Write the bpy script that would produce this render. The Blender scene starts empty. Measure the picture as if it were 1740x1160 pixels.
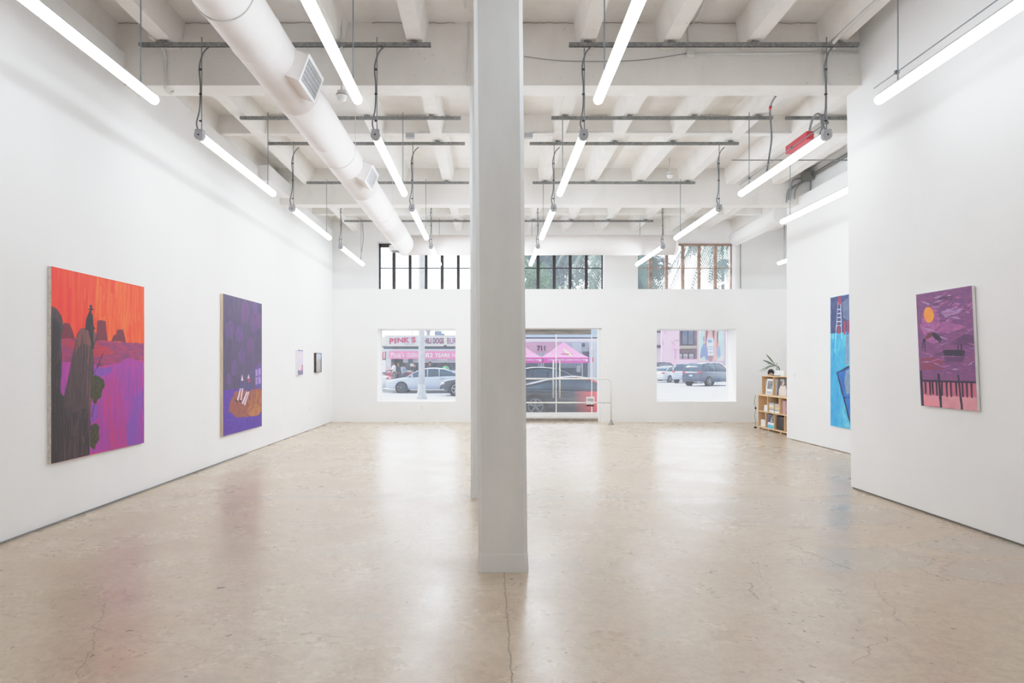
import bpy, bmesh, math, random
SKY, SKYF, SUN, EXPO, FILL, TUBE_E = 1.3, 4.5, 2.4, 0.0, 54, (12.5, 15, 20, 28, 19, 29, 45, 54)
from mathutils import Vector, Matrix
from mathutils.geometry import delaunay_2d_cdt
random.seed(7)
C = bpy.context.scene.collection
PI = math.pi
F, CX, CY, EYE = 1160.0, 832.0, 619.0, 1.5      # focal length in pixels, vanishing point, eye height (measured from the photograph)
def WX(px, Z): return (px - CX) * Z / F
def WH(py, Z): return EYE + (CY - py) * Z / F

# ------------------------------------------------------------------ materials
def lin(c):
    return tuple((v / 12.92 if v <= .04045 else ((v + .055) / 1.055) ** 2.4) for v in [x / 255 for x in c])
MATS = {}
def mat(name, rgb, rough=.6, metal=0, rgb2=None, scale=8, stretch=(1, 1, 1), bump=0, bscale=40, coat=0, spec=.5, detail=4, lo=.35, hi=.65):
    if name in MATS: return MATS[name]
    m = bpy.data.materials.new(name); m.use_nodes = True
    nt = m.node_tree; b = nt.nodes['Principled BSDF']
    c1 = lin(rgb)
    b.inputs['Roughness'].default_value = rough; b.inputs['Metallic'].default_value = metal
    b.inputs['Coat Weight'].default_value = coat; b.inputs['Specular IOR Level'].default_value = spec
    b.inputs['Base Color'].default_value = (*c1, 1)
    tc = nt.nodes.new('ShaderNodeTexCoord'); mp = nt.nodes.new('ShaderNodeMapping')
    mp.inputs['Scale'].default_value = stretch
    nt.links.new(tc.outputs['Object'], mp.inputs['Vector'])
    c2 = lin(rgb2) if rgb2 else tuple(v * .94 for v in c1)
    n = nt.nodes.new('ShaderNodeTexNoise'); n.inputs['Scale'].default_value = scale; n.inputs['Detail'].default_value = detail
    nt.links.new(mp.outputs[0], n.inputs['Vector'])
    r = nt.nodes.new('ShaderNodeMapRange'); r.inputs[1].default_value = lo; r.inputs[2].default_value = hi
    nt.links.new(n.outputs['Fac'], r.inputs[0])
    mx = nt.nodes.new('ShaderNodeMix'); mx.data_type = 'RGBA'
    mx.inputs['A'].default_value = (*c1, 1); mx.inputs['B'].default_value = (*c2, 1)
    nt.links.new(r.outputs[0], mx.inputs['Factor']); nt.links.new(mx.outputs['Result'], b.inputs['Base Color'])
    if bump:
        n2 = nt.nodes.new('ShaderNodeTexNoise'); n2.inputs['Scale'].default_value = bscale; n2.inputs['Detail'].default_value = 5
        nt.links.new(mp.outputs[0], n2.inputs['Vector'])
        bp = nt.nodes.new('ShaderNodeBump'); bp.inputs['Strength'].default_value = bump; bp.inputs['Distance'].default_value = .01
        nt.links.new(n2.outputs['Fac'], bp.inputs['Height']); nt.links.new(bp.outputs[0], b.inputs['Normal'])
    MATS[name] = m
    return m
def emit(name, rgb, strength):
    m = bpy.data.materials.new(name); m.use_nodes = True
    b = m.node_tree.nodes['Principled BSDF']
    b.inputs['Base Color'].default_value = (.9, .9, .9, 1)
    b.inputs['Emission Color'].default_value = (*lin(rgb), 1); b.inputs['Emission Strength'].default_value = strength
    return m
def glass(name, veil, refl=.04):
    m = bpy.data.materials.new(name); m.use_nodes = True
    nt = m.node_tree; nt.nodes.remove(nt.nodes['Principled BSDF'])
    o = nt.nodes['Material Output']
    t = nt.nodes.new('ShaderNodeBsdfTransparent'); d = nt.nodes.new('ShaderNodeBsdfTranslucent'); g = nt.nodes.new('ShaderNodeBsdfGlossy')
    d.inputs['Color'].default_value = (1, 1, 1, 1); g.inputs['Roughness'].default_value = .03
    m1 = nt.nodes.new('ShaderNodeMixShader'); m2 = nt.nodes.new('ShaderNodeMixShader')
    m1.inputs[0].default_value = veil; m2.inputs[0].default_value = refl
    nt.links.new(t.outputs[0], m1.inputs[1]); nt.links.new(d.outputs[0], m1.inputs[2])
    nt.links.new(m1.outputs[0], m2.inputs[1]); nt.links.new(g.outputs[0], m2.inputs[2])
    nt.links.new(m2.outputs[0], o.inputs['Surface'])
    return m

# ------------------------------------------------------------------ mesh builder
class MB:
    def __init__(s): s.b = bmesh.new(); s.mi = 0
    def _f(s, vs, smooth=False):
        try: f = s.b.faces.new(vs)
        except ValueError: return None
        f.material_index = s.mi; f.smooth = smooth
        return f
    def poly(s, pts): return s._f([s.b.verts.new(p) for p in pts])
    def hexa(s, p):     # 8 corners: bottom 4 then top 4
        v = [s.b.verts.new(q) for q in p]
        for ix in ((3, 2, 1, 0), (4, 5, 6, 7), (0, 1, 5, 4), (1, 2, 6, 5), (2, 3, 7, 6), (3, 0, 4, 7)): s._f([v[i] for i in ix])
        return s
    def box(s, x0, x1, y0, y1, z0, z1):
        return s.hexa([(x0, y0, z0), (x1, y0, z0), (x1, y1, z0), (x0, y1, z0), (x0, y0, z1), (x1, y0, z1), (x1, y1, z1), (x0, y1, z1)])
    def rbox(s, x0, x1, y0, y1, z0, z1, r=.01, seg=2):
        t = bmesh.new(); bmesh.ops.create_cube(t, size=1)
        for v in t.verts:
            v.co = Vector(((x0 + x1) / 2 + v.co.x * (x1 - x0), (y0 + y1) / 2 + v.co.y * (y1 - y0), (z0 + z1) / 2 + v.co.z * (z1 - z0)))
        bmesh.ops.bevel(t, geom=t.edges[:], offset=r, segments=seg, affect='EDGES', profile=.5)
        return s.merge(t)
    def merge(s, t, M=None, smooth=None):
        mp = {}
        for v in t.verts: mp[v] = s.b.verts.new(M @ v.co if M else v.co)
        for f in t.faces: s._f([mp[v] for v in f.verts], f.smooth if smooth is None else smooth)
        t.free(); return s
    def rings(s, rs, cap=True, smooth=True, closed=True):
        R = [[s.b.verts.new(p) for p in r] for r in rs]
        n = len(R[0])
        for a, b in zip(R, R[1:]):
            for i in range(n if closed else n - 1):
                s._f([a[i], a[(i + 1) % n], b[(i + 1) % n], b[i]], smooth)
        if cap and closed: s._f(R[0][::-1]); s._f(R[-1])
        return s
    def tube(s, pts, r, seg=8, cap=True):
        pts = [Vector(p) for p in pts]; rs = []
        rad = r if isinstance(r, (list, tuple)) else [r] * len(pts)
        up = None
        for i, p in enumerate(pts):
            d = (pts[min(i + 1, len(pts) - 1)] - pts[max(i - 1, 0)]).normalized()
            if up is None: up = d.orthogonal().normalized()
            up = (up - d * up.dot(d))
            up = up.normalized() if up.length > 1e-6 else d.orthogonal().normalized()
            w = d.cross(up)
            rs.append([p + (up * math.cos(2 * PI * k / seg) + w * math.sin(2 * PI * k / seg)) * rad[i] for k in range(seg)])
        return s.rings(rs, cap)
    def ball(s, c, r, u=14, v=10, sc=(1, 1, 1)):
        t = bmesh.new(); bmesh.ops.create_uvsphere(t, u_segments=u, v_segments=v, radius=r)
        return s.merge(t, Matrix.Translation(c) @ Matrix.Diagonal((*sc, 1)), True)
    def build(s, name, mats, parent=None, recalc=True):
        if recalc: bmesh.ops.recalc_face_normals(s.b, faces=s.b.faces[:])
        me = bpy.data.meshes.new(name); s.b.to_mesh(me); s.b.free()
        for m in (mats if isinstance(mats, (list, tuple)) else [mats]): me.materials.append(m)
        o = bpy.data.objects.new(name, me); C.objects.link(o)
        if parent is not None:
            me.transform(world(parent).inverted()); o.parent = parent
        return o
def world(o):
    m = o.matrix_basis.copy()
    while o.parent is not None:
        o = o.parent; m = o.matrix_basis @ m
    return m
def tag(o, label, cat, group=None, kind=None):
    o['label'] = label; o['category'] = cat
    if group: o['group'] = group
    if kind: o['kind'] = kind
    return o
def thing(name, label, cat, loc=(0, 0, 0), rz=0, group=None, kind=None):
    o = bpy.data.objects.new(name, None); C.objects.link(o); o.empty_display_size = .1
    o.location = loc; o.rotation_euler = (0, 0, rz)
    return tag(o, label, cat, group, kind)
def struct(o, label, cat): return tag(o, label, cat, kind='structure')
def copy_tree(o, parent=None):
    c = o.copy(); C.objects.link(c); c.parent = parent
    for ch in list(o.children): copy_tree(ch, c)
    return c
def dup(o, label, delta, group=None, rz=None):
    c = copy_tree(o); c.location = Vector(o.location) + Vector(delta)
    if rz is not None: c.rotation_euler.z = rz
    c['label'] = label
    if group: c['group'] = group
    return c
def smooth_path(pts, n=6):
    P = [Vector(p) for p in pts]; P = [P[0]] + P + [P[-1]]; out = []
    for i in range(1, len(P) - 2):
        for k in range(n):
            t = k / n; a, b, c, d = P[i - 1:i + 3]
            out.append(.5 * ((2 * b) + (c - a) * t + (2 * a - 5 * b + 4 * c - d) * t * t + (3 * b - a - 3 * c + d) * t ** 3))
    return out + [P[-2]]
def lettering(txt, center, width, height, right, up, m, parent, name='lettering', bold=.0, depth=.004):
    cu = bpy.data.curves.new('txt', 'FONT'); cu.body = txt; cu.size = 1; cu.offset = bold; cu.extrude = 0
    cu.align_x = 'LEFT'
    o = bpy.data.objects.new('txt', cu); C.objects.link(o)
    dg = bpy.context.evaluated_depsgraph_get(); dg.update()
    me = bpy.data.meshes.new_from_object(o.evaluated_get(dg))
    bpy.data.objects.remove(o)
    xs = [v.co.x for v in me.vertices]; ys = [v.co.y for v in me.vertices]
    w = max(xs) - min(xs); h = max(ys) - min(ys)
    r, u, c = Vector(right).normalized(), Vector(up).normalized(), Vector(center)
    nrm = r.cross(u)
    for v in me.vertices:
        v.co = c + r * ((v.co.x - min(xs)) / w - .5) * width + u * ((v.co.y - min(ys)) / h - .5) * height + nrm * depth
    me.materials.clear(); me.materials.append(m)
    ob = bpy.data.objects.new(name, me); C.objects.link(ob)
    if parent is not None:
        me.transform(world(parent).inverted()); ob.parent = parent
    return ob
def box_part(name, m, parent, *a):
    b = MB(); b.box(*a); return b.build(name, m, parent)

# ------------------------------------------------------------------ materials in use
WALL = mat('white_wall_paint', (240, 239, 238), .75, rgb2=(236, 235, 234), scale=1.2, bump=.08, bscale=60)
WALLB = mat('white_back_wall_paint', (241, 240, 238), .75, rgb2=(236, 235, 233), scale=1.2, bump=.05, bscale=60)
GREYD = mat('grey_gap_shade_and_fittings', (120, 118, 115), .7)  # also the grey that stands in for shade in the wall gaps
COLM = mat('painted_concrete_column', (234, 237, 238), .6, rgb2=(224, 227, 228), scale=3, stretch=(1, 1, .3), bump=.35, bscale=18)
STEEL = mat('galvanised_strut', (150, 150, 148), .5, .15, rgb2=(118, 118, 117), scale=30)
RODM = mat('zinc_threaded_rod', (150, 160, 168), .4, .3)
CABLE = mat('grey_cable', (128, 129, 131), .6)
CABLEL = mat('pale_cable', (150, 150, 150), .6)
CONDUIT = mat('white_painted_conduit', (222, 221, 218), .5)
HOUS = mat('light_housing', (205, 205, 207), .4)
CAPM = mat('light_end_cap', (178, 179, 184), .45)
TUBES = [emit('lit_diffuser_' + n, (234, 245, 255), e) for n, e in zip(('near', 'second', 'third', 'far', 'near_inner', 'second_inner', 'third_inner', 'far_inner'), TUBE_E)]
DUCTM = mat('white_painted_duct', (238, 234, 232), .85, spec=.2, rgb2=(232, 226, 223), scale=2, bump=.06, bscale=10)
GRILLD = mat('grille_dark', (120, 116, 118), .6)
WHITEM = mat('white_enamel', (240, 240, 240), .4)
BLACK = mat('black_plastic', (28, 28, 30), .5)
FRAMED = mat('dark_window_steel', (62, 58, 60), .55, rgb2=(50, 46, 48), scale=6)
FRAME_SUN = mat('sunlit_brown_window_steel', (186, 160, 146), .6, rgb2=(150, 126, 114), scale=6)  # sunlight on the right high window's steel is put into this brown
PLY = mat('birch_plywood', (232, 200, 160), .5, rgb2=(222, 186, 144), scale=4, stretch=(8, 1, 8))
PLYE = mat('birch_plywood_edge', (240, 215, 178), .5)
P1={
 'butte_l':[(0.114, 0.721), (0.163, 0.719), (0.212, 0.639), (0.076, 0.634)],
 'butte_m':[(0.434, 0.75), (0.471, 0.756), (0.527, 0.753), (0.549, 0.639), (0.413, 0.635)],
 'butte_r':[(0.588, 0.638), (0.614, 0.676), (0.643, 0.68), (0.659, 0.711), (0.728, 0.715), (0.763, 0.638)],
 'band':[(0.001, 0.637), (0.203, 0.639), (0.413, 0.638), (0.763, 0.637), (0.996, 0.638), (0.996, 0.524), (0.787, 0.541), (0.67, 0.509), (0.475, 0.489), (0.373, 0.51), (0.001, 0.519)],
 'band2':[(0.097, 0.63), (0.393, 0.634), (0.648, 0.574), (0.454, 0.543), (0.097, 0.6)],
 'plain':[(0.001, 0.519), (0.373, 0.51), (0.475, 0.489), (0.67, 0.509), (0.787, 0.541), (0.996, 0.524), (0.996, 0.001), (0.001, 0.002)],
 'violet':[(0.996, 0.363), (0.936, 0.31), (0.911, 0.335), (0.865, 0.295), (0.856, 0.319), (0.824, 0.213), (0.768, 0.123), (0.775, -0.001), (0.996, 0.001)],
 'streak':[(0.538, 0.421), (0.67, 0.43), (0.763, 0.123), (0.768, 0.0), (0.56, 0.001), (0.496, 0.256)],
 'violet2':[(0.393, 0.478), (0.603, 0.488), (0.581, 0.454), (0.475, 0.434), (0.454, 0.412), (0.393, 0.435)],
 'violet3':[(0.373, 0.285), (0.454, 0.27), (0.434, 0.195), (0.373, 0.178)],
 'rock':[(0.003, 0.798), (0.046, 0.789), (0.088, 0.754), (0.109, 0.701), (0.083, 0.61), (0.093, 0.52), (0.088, 0.44), (0.063, 0.381), (0.109, 0.337), (0.131, 0.389), (0.176, 0.52), (0.212, 0.603), (0.23, 0.665), (0.267, 0.698), (0.393, 0.705), (0.429, 0.663), (0.393, 0.586), (0.393, 0.435), (0.373, 0.306), (0.363, 0.157), (0.354, 0.002), (-0.001, 0.002)],
 'rockhi':[(0.23, 0.66), (0.267, 0.696), (0.393, 0.702), (0.425, 0.663), (0.385, 0.607), (0.277, 0.62), (0.23, 0.583), (0.203, 0.541)],
 'rockdark':[(0.003, 0.744), (0.063, 0.718), (0.088, 0.68), (0.071, 0.609), (0.08, 0.52), (0.076, 0.44), (0.046, 0.362), (0.109, 0.337), (0.114, 0.279), (0.203, 0.243), (0.315, 0.267), (0.363, 0.2), (0.354, 0.002), (-0.001, 0.002)],
 'hat':[(0.334, 0.808), (0.358, 0.813), (0.356, 0.833), (0.379, 0.835), (0.383, 0.815), (0.405, 0.812), (0.373, 0.802)],
 'man':[(0.354, 0.802), (0.375, 0.804), (0.373, 0.792), (0.389, 0.78), (0.397, 0.718), (0.417, 0.704), (0.393, 0.698), (0.397, 0.591), (0.377, 0.586), (0.361, 0.649), (0.342, 0.691), (0.311, 0.694), (0.319, 0.749), (0.342, 0.783)],
 'bush1':[(0.377, 0.435), (0.413, 0.445), (0.454, 0.434), (0.506, 0.416), (0.517, 0.377), (0.485, 0.354), (0.479, 0.318), (0.438, 0.303), (0.423, 0.282), (0.393, 0.289), (0.369, 0.328)],
 'bush2':[(0.367, 0.162), (0.393, 0.171), (0.429, 0.171), (0.458, 0.149), (0.45, 0.122), (0.458, 0.078), (0.423, 0.054), (0.409, 0.025), (0.377, 0.038), (0.358, 0.05)],
 'br1':[(0.393, 0.448), (0.399, 0.448), (0.5, 0.566), (0.496, 0.571)],
 'br2':[(0.429, 0.489), (0.434, 0.484), (0.479, 0.508), (0.475, 0.511)],
 'br3':[(0.389, 0.446), (0.397, 0.446), (0.397, 0.521), (0.393, 0.521)],
 'br4':[(0.369, 0.21), (0.375, 0.21), (0.417, 0.293), (0.411, 0.294)],
}
P2={
 'ground':[(-0.001, 0.325), (0.995, 0.31), (0.995, 0.001), (-0.001, -0.0)],
 'rug':[(0.278, 0.306), (0.623, 0.306), (0.987, 0.307), (0.987, 0.121), (0.902, 0.091), (0.33, 0.11), (0.121, 0.169), (0.167, 0.243)],
 'rugy':[(0.623, 0.179), (0.861, 0.19), (0.978, 0.15), (0.923, 0.101), (0.7, 0.098), (0.585, 0.132)],
 'leg1':[(0.394, 0.327), (0.43, 0.326), (0.351, 0.235), (0.32, 0.237)],
 'leg2':[(0.451, 0.325), (0.484, 0.324), (0.437, 0.231), (0.401, 0.233)],
 'leg3':[(0.566, 0.297), (0.6, 0.296), (0.48, 0.203), (0.437, 0.21)],
 'leg4':[(0.615, 0.295), (0.646, 0.294), (0.528, 0.193), (0.495, 0.197)],
 'body1':[(0.422, 0.381), (0.488, 0.386), (0.51, 0.331), (0.495, 0.321), (0.387, 0.324), (0.422, 0.349)],
 'hat1':[(0.448, 0.429), (0.48, 0.382), (0.426, 0.381)],
 'body2':[(0.585, 0.378), (0.669, 0.379), (0.677, 0.321), (0.661, 0.29), (0.562, 0.294), (0.592, 0.329)],
 'red2':[(0.585, 0.398), (0.669, 0.393), (0.669, 0.366), (0.608, 0.361)],
 'hat2':[(0.619, 0.43), (0.646, 0.395), (0.588, 0.394)],
 'shoe1':[(0.288, 0.244), (0.337, 0.24), (0.337, 0.225), (0.295, 0.229)],
 'shoe2':[(0.379, 0.24), (0.43, 0.236), (0.422, 0.221), (0.387, 0.225)],
 'win':[(0.788, 0.476), (0.987, 0.493), (0.987, 0.315), (0.8, 0.315)],
 'wp1':[(0.812, 0.462), (0.869, 0.466), (0.869, 0.413), (0.812, 0.408)],
 'wp2':[(0.894, 0.469), (0.961, 0.475), (0.961, 0.417), (0.894, 0.414)],
 'wp3':[(0.812, 0.399), (0.869, 0.402), (0.869, 0.344), (0.812, 0.342)],
 'wp4':[(0.894, 0.404), (0.961, 0.408), (0.961, 0.348), (0.894, 0.345)],
 'wtop':[(0.8, 0.485), (0.902, 0.516), (0.995, 0.522), (0.995, 0.493)],
 'o0':[(0.642, 0.913), (0.631, 0.871), (0.599, 0.837), (0.553, 0.817), (0.504, 0.814), (0.46, 0.83), (0.429, 0.86), (0.419, 0.899), (0.429, 0.939), (0.46, 0.972), (0.504, 0.993), (0.553, 0.997), (0.599, 0.983), (0.631, 0.952)],
 'o1':[(0.261, 0.759), (0.249, 0.729), (0.216, 0.704), (0.169, 0.69), (0.118, 0.688), (0.073, 0.7), (0.042, 0.721), (0.031, 0.749), (0.042, 0.778), (0.073, 0.802), (0.118, 0.817), (0.169, 0.82), (0.216, 0.809), (0.249, 0.787)],
 'o2':[(0.462, 0.73), (0.453, 0.702), (0.428, 0.68), (0.392, 0.667), (0.353, 0.666), (0.318, 0.677), (0.294, 0.697), (0.285, 0.723), (0.294, 0.75), (0.318, 0.772), (0.353, 0.785), (0.392, 0.787), (0.428, 0.777), (0.453, 0.756)],
 'o3':[(0.768, 0.656), (0.758, 0.627), (0.73, 0.603), (0.691, 0.589), (0.648, 0.589), (0.609, 0.601), (0.583, 0.623), (0.573, 0.652), (0.583, 0.68), (0.609, 0.704), (0.648, 0.718), (0.691, 0.719), (0.73, 0.708), (0.758, 0.685)],
 'o4':[(0.51, 0.574), (0.503, 0.546), (0.482, 0.524), (0.453, 0.511), (0.421, 0.511), (0.392, 0.523), (0.372, 0.545), (0.365, 0.573), (0.372, 0.6), (0.392, 0.623), (0.421, 0.636), (0.453, 0.636), (0.482, 0.625), (0.503, 0.602)],
 'o5':[(0.323, 0.478), (0.316, 0.451), (0.297, 0.429), (0.269, 0.417), (0.239, 0.418), (0.212, 0.43), (0.193, 0.452), (0.187, 0.478), (0.193, 0.505), (0.212, 0.527), (0.239, 0.539), (0.269, 0.539), (0.297, 0.527), (0.316, 0.505)],
 'o6':[(0.987, 0.859), (0.978, 0.828), (0.952, 0.803), (0.915, 0.788), (0.874, 0.786), (0.838, 0.798), (0.813, 0.82), (0.804, 0.849), (0.813, 0.879), (0.838, 0.904), (0.874, 0.92), (0.915, 0.922), (0.952, 0.911), (0.978, 0.888)],
 'o7':[(0.187, 0.396), (0.181, 0.379), (0.164, 0.365), (0.141, 0.357), (0.114, 0.358), (0.091, 0.366), (0.075, 0.381), (0.069, 0.398), (0.075, 0.416), (0.091, 0.43), (0.114, 0.437), (0.141, 0.437), (0.164, 0.429), (0.181, 0.414)],
 'o8':[(0.873, 0.956), (0.866, 0.93), (0.846, 0.909), (0.816, 0.897), (0.784, 0.895), (0.755, 0.904), (0.735, 0.922), (0.728, 0.946), (0.735, 0.971), (0.755, 0.992), (0.784, 1.005), (0.816, 1.007), (0.846, 0.998), (0.866, 0.98)],
 'o9':[(0.812, 0.827), (0.805, 0.792), (0.785, 0.764), (0.756, 0.748), (0.724, 0.746), (0.696, 0.76), (0.676, 0.787), (0.669, 0.82), (0.676, 0.854), (0.696, 0.882), (0.724, 0.899), (0.756, 0.901), (0.785, 0.887), (0.805, 0.861)],
}
P5={
 'sky':[(-0.001, 1.002), (0.351, 0.996), (0.354, 0.725), (0.002, 0.745)],
 'cloud':[(0.221, 0.945), (0.351, 0.972), (0.351, 0.804), (0.252, 0.833)],
 'l1':[(0.153, 0.987), (0.162, 0.986), (0.109, 0.676), (0.099, 0.676)],
 'l2':[(0.193, 0.984), (0.203, 0.983), (0.227, 0.669), (0.215, 0.669)],
 'f1':[(0.146, 0.994), (0.203, 0.993), (0.209, 0.934), (0.159, 0.927)],
 'f2':[(0.14, 0.774), (0.184, 0.775), (0.196, 0.713), (0.146, 0.712)],
 'f3':[(0.255, 0.802), (0.291, 0.804), (0.294, 0.703), (0.258, 0.701)],
 'f4':[(0.315, 0.803), (0.348, 0.804), (0.351, 0.701), (0.318, 0.699)],
 'dark':[(0.118, 0.419), (0.365, 0.47), (0.377, 0.029)],
 'blue':[(0.146, 0.414), (0.362, 0.455), (0.368, 0.239), (0.27, 0.233)],
 'blue2':[(0.276, 0.221), (0.368, 0.233), (0.374, 0.077)],
 'grey':[(0.297, 0.43), (0.362, 0.443), (0.368, 0.263), (0.312, 0.255), (0.267, 0.345)],
 'greyup':[(0.297, 0.685), (0.354, 0.695), (0.359, 0.479), (0.282, 0.479)],
 'pale':[(0.031, 0.719), (0.134, 0.703), (0.096, 0.504), (0.025, 0.529)],
 'deep':[(0.009, 0.453), (0.096, 0.404), (0.221, 0.16), (0.159, 0.012), (0.018, 0.002)],
 'pale2':[(0.221, 0.16), (0.297, 0.103), (0.356, 0.01), (0.252, 0.009)],
 'r0':[(0.149, 0.944), (0.2, 0.943), (0.2, 0.937), (0.149, 0.938)],
 'r1':[(0.142, 0.901), (0.203, 0.9), (0.203, 0.893), (0.142, 0.895)],
 'r2':[(0.137, 0.87), (0.206, 0.869), (0.206, 0.862), (0.137, 0.864)],
 'r3':[(0.132, 0.839), (0.208, 0.838), (0.208, 0.832), (0.132, 0.833)],
 'r4':[(0.127, 0.809), (0.211, 0.807), (0.211, 0.801), (0.127, 0.802)],
 'r5':[(0.122, 0.778), (0.213, 0.776), (0.213, 0.77), (0.122, 0.771)],
}
P6={
 'sun':[(0.329, 0.801), (0.325, 0.78), (0.311, 0.762), (0.291, 0.747), (0.264, 0.739), (0.235, 0.737), (0.205, 0.741), (0.178, 0.752), (0.157, 0.769), (0.143, 0.789), (0.138, 0.811), (0.143, 0.832), (0.157, 0.851), (0.178, 0.865), (0.205, 0.873), (0.235, 0.875), (0.264, 0.87), (0.291, 0.859), (0.311, 0.842), (0.325, 0.822)],
 'boat':[(0.465, 0.493), (0.531, 0.496), (0.759, 0.491), (0.847, 0.487), (0.825, 0.439), (0.479, 0.448)],
 'refl':[(0.484, 0.437), (0.825, 0.434), (0.803, 0.391), (0.496, 0.392)],
 'mast1':[(0.726, 0.532), (0.741, 0.532), (0.746, 0.489), (0.728, 0.489)],
 'mast2':[(0.777, 0.536), (0.803, 0.535), (0.803, 0.488), (0.777, 0.488)],
 'back':[(0.138, 0.615), (0.215, 0.641), (0.29, 0.656), (0.319, 0.644), (0.265, 0.611), (0.164, 0.596)],
 'legs':[(0.277, 0.651), (0.339, 0.643), (0.412, 0.618), (0.455, 0.589), (0.441, 0.572), (0.388, 0.59), (0.29, 0.616)],
 'legs2':[(0.29, 0.616), (0.388, 0.59), (0.441, 0.566), (0.424, 0.559), (0.339, 0.592)],
 'arm1':[(0.099, 0.598), (0.151, 0.603), (0.138, 0.492), (0.12, 0.492), (0.128, 0.562)],
 'arm2':[(0.099, 0.598), (0.138, 0.603), (0.091, 0.516), (0.07, 0.511)],
 'hull2':[(0.315, 0.461), (0.412, 0.477), (0.465, 0.487), (0.465, 0.448), (0.327, 0.449)],
 'rail':[(0.007, 0.236), (0.999, 0.237), (0.999, 0.222), (0.007, 0.217)],
 'low':[(0.007, 0.217), (0.999, 0.222), (0.999, 0.102), (0.007, 0.096)],
 'sand':[(0.007, 0.102), (0.999, 0.109), (1.006, 0.0), (0.007, 0.002)],
 'sand2':[(0.047, 0.098), (0.339, 0.098), (0.351, 0.007), (0.047, 0.003)],
 'post1':[(0.002, 0.316), (0.049, 0.316), (0.06, 0.004), (0.012, 0.002)],
 'post2':[(0.344, 0.295), (0.388, 0.292), (0.407, 0.003), (0.364, 0.001)],
 'post3':[(0.697, 0.287), (0.728, 0.285), (0.772, 0.004), (0.732, -0.0)],
 'warm':[(0.034, 0.428), (0.46, 0.437), (0.46, 0.336), (0.034, 0.322)],
 'pinkst':[(0.29, 0.645), (0.555, 0.586), (0.559, 0.58), (0.388, 0.607)],
 'glow':[(0.436, 0.719), (0.426, 0.661), (0.397, 0.611), (0.351, 0.574), (0.295, 0.555), (0.234, 0.557), (0.176, 0.579), (0.129, 0.619), (0.097, 0.673), (0.086, 0.734), (0.097, 0.793), (0.129, 0.845), (0.176, 0.881), (0.234, 0.898), (0.295, 0.894), (0.351, 0.87), (0.397, 0.83), (0.426, 0.777)],
 'lav':[(0.46, 0.819), (0.714, 0.849), (0.857, 0.824), (0.759, 0.792), (0.531, 0.77)],
 'dk':[(0.412, 0.952), (0.692, 0.943), (0.669, 0.912), (0.436, 0.922)],
 'pk2':[(0.034, 0.736), (0.578, 0.724), (0.89, 0.678), (0.601, 0.634), (0.086, 0.675)],
 'cl3':[(0.624, 0.557), (0.847, 0.616), (0.985, 0.601), (0.985, 0.496), (0.89, 0.529), (0.669, 0.534)],
 'k0':[(0.086, 0.214), (0.128, 0.215), (0.122, 0.112), (0.091, 0.111)],
 'k1':[(0.174, 0.216), (0.215, 0.216), (0.209, 0.103), (0.179, 0.102)],
 'k2':[(0.227, 0.217), (0.267, 0.217), (0.262, 0.11), (0.232, 0.109)],
 'k3':[(0.3, 0.218), (0.339, 0.219), (0.334, 0.101), (0.305, 0.1)],
 'k4':[(0.398, 0.22), (0.436, 0.22), (0.431, 0.104), (0.403, 0.103)],
 'k5':[(0.484, 0.221), (0.522, 0.222), (0.517, 0.096), (0.489, 0.095)],
 'k6':[(0.559, 0.223), (0.596, 0.223), (0.592, 0.098), (0.564, 0.097)],
 'k7':[(0.651, 0.224), (0.687, 0.225), (0.683, 0.112), (0.656, 0.111)],
 'k8':[(0.759, 0.226), (0.794, 0.227), (0.79, 0.105), (0.763, 0.104)],
 'k9':[(0.831, 0.228), (0.866, 0.228), (0.862, 0.104), (0.836, 0.103)],
 'k10':[(0.907, 0.229), (0.941, 0.23), (0.937, 0.103), (0.911, 0.102)],
}
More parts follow.
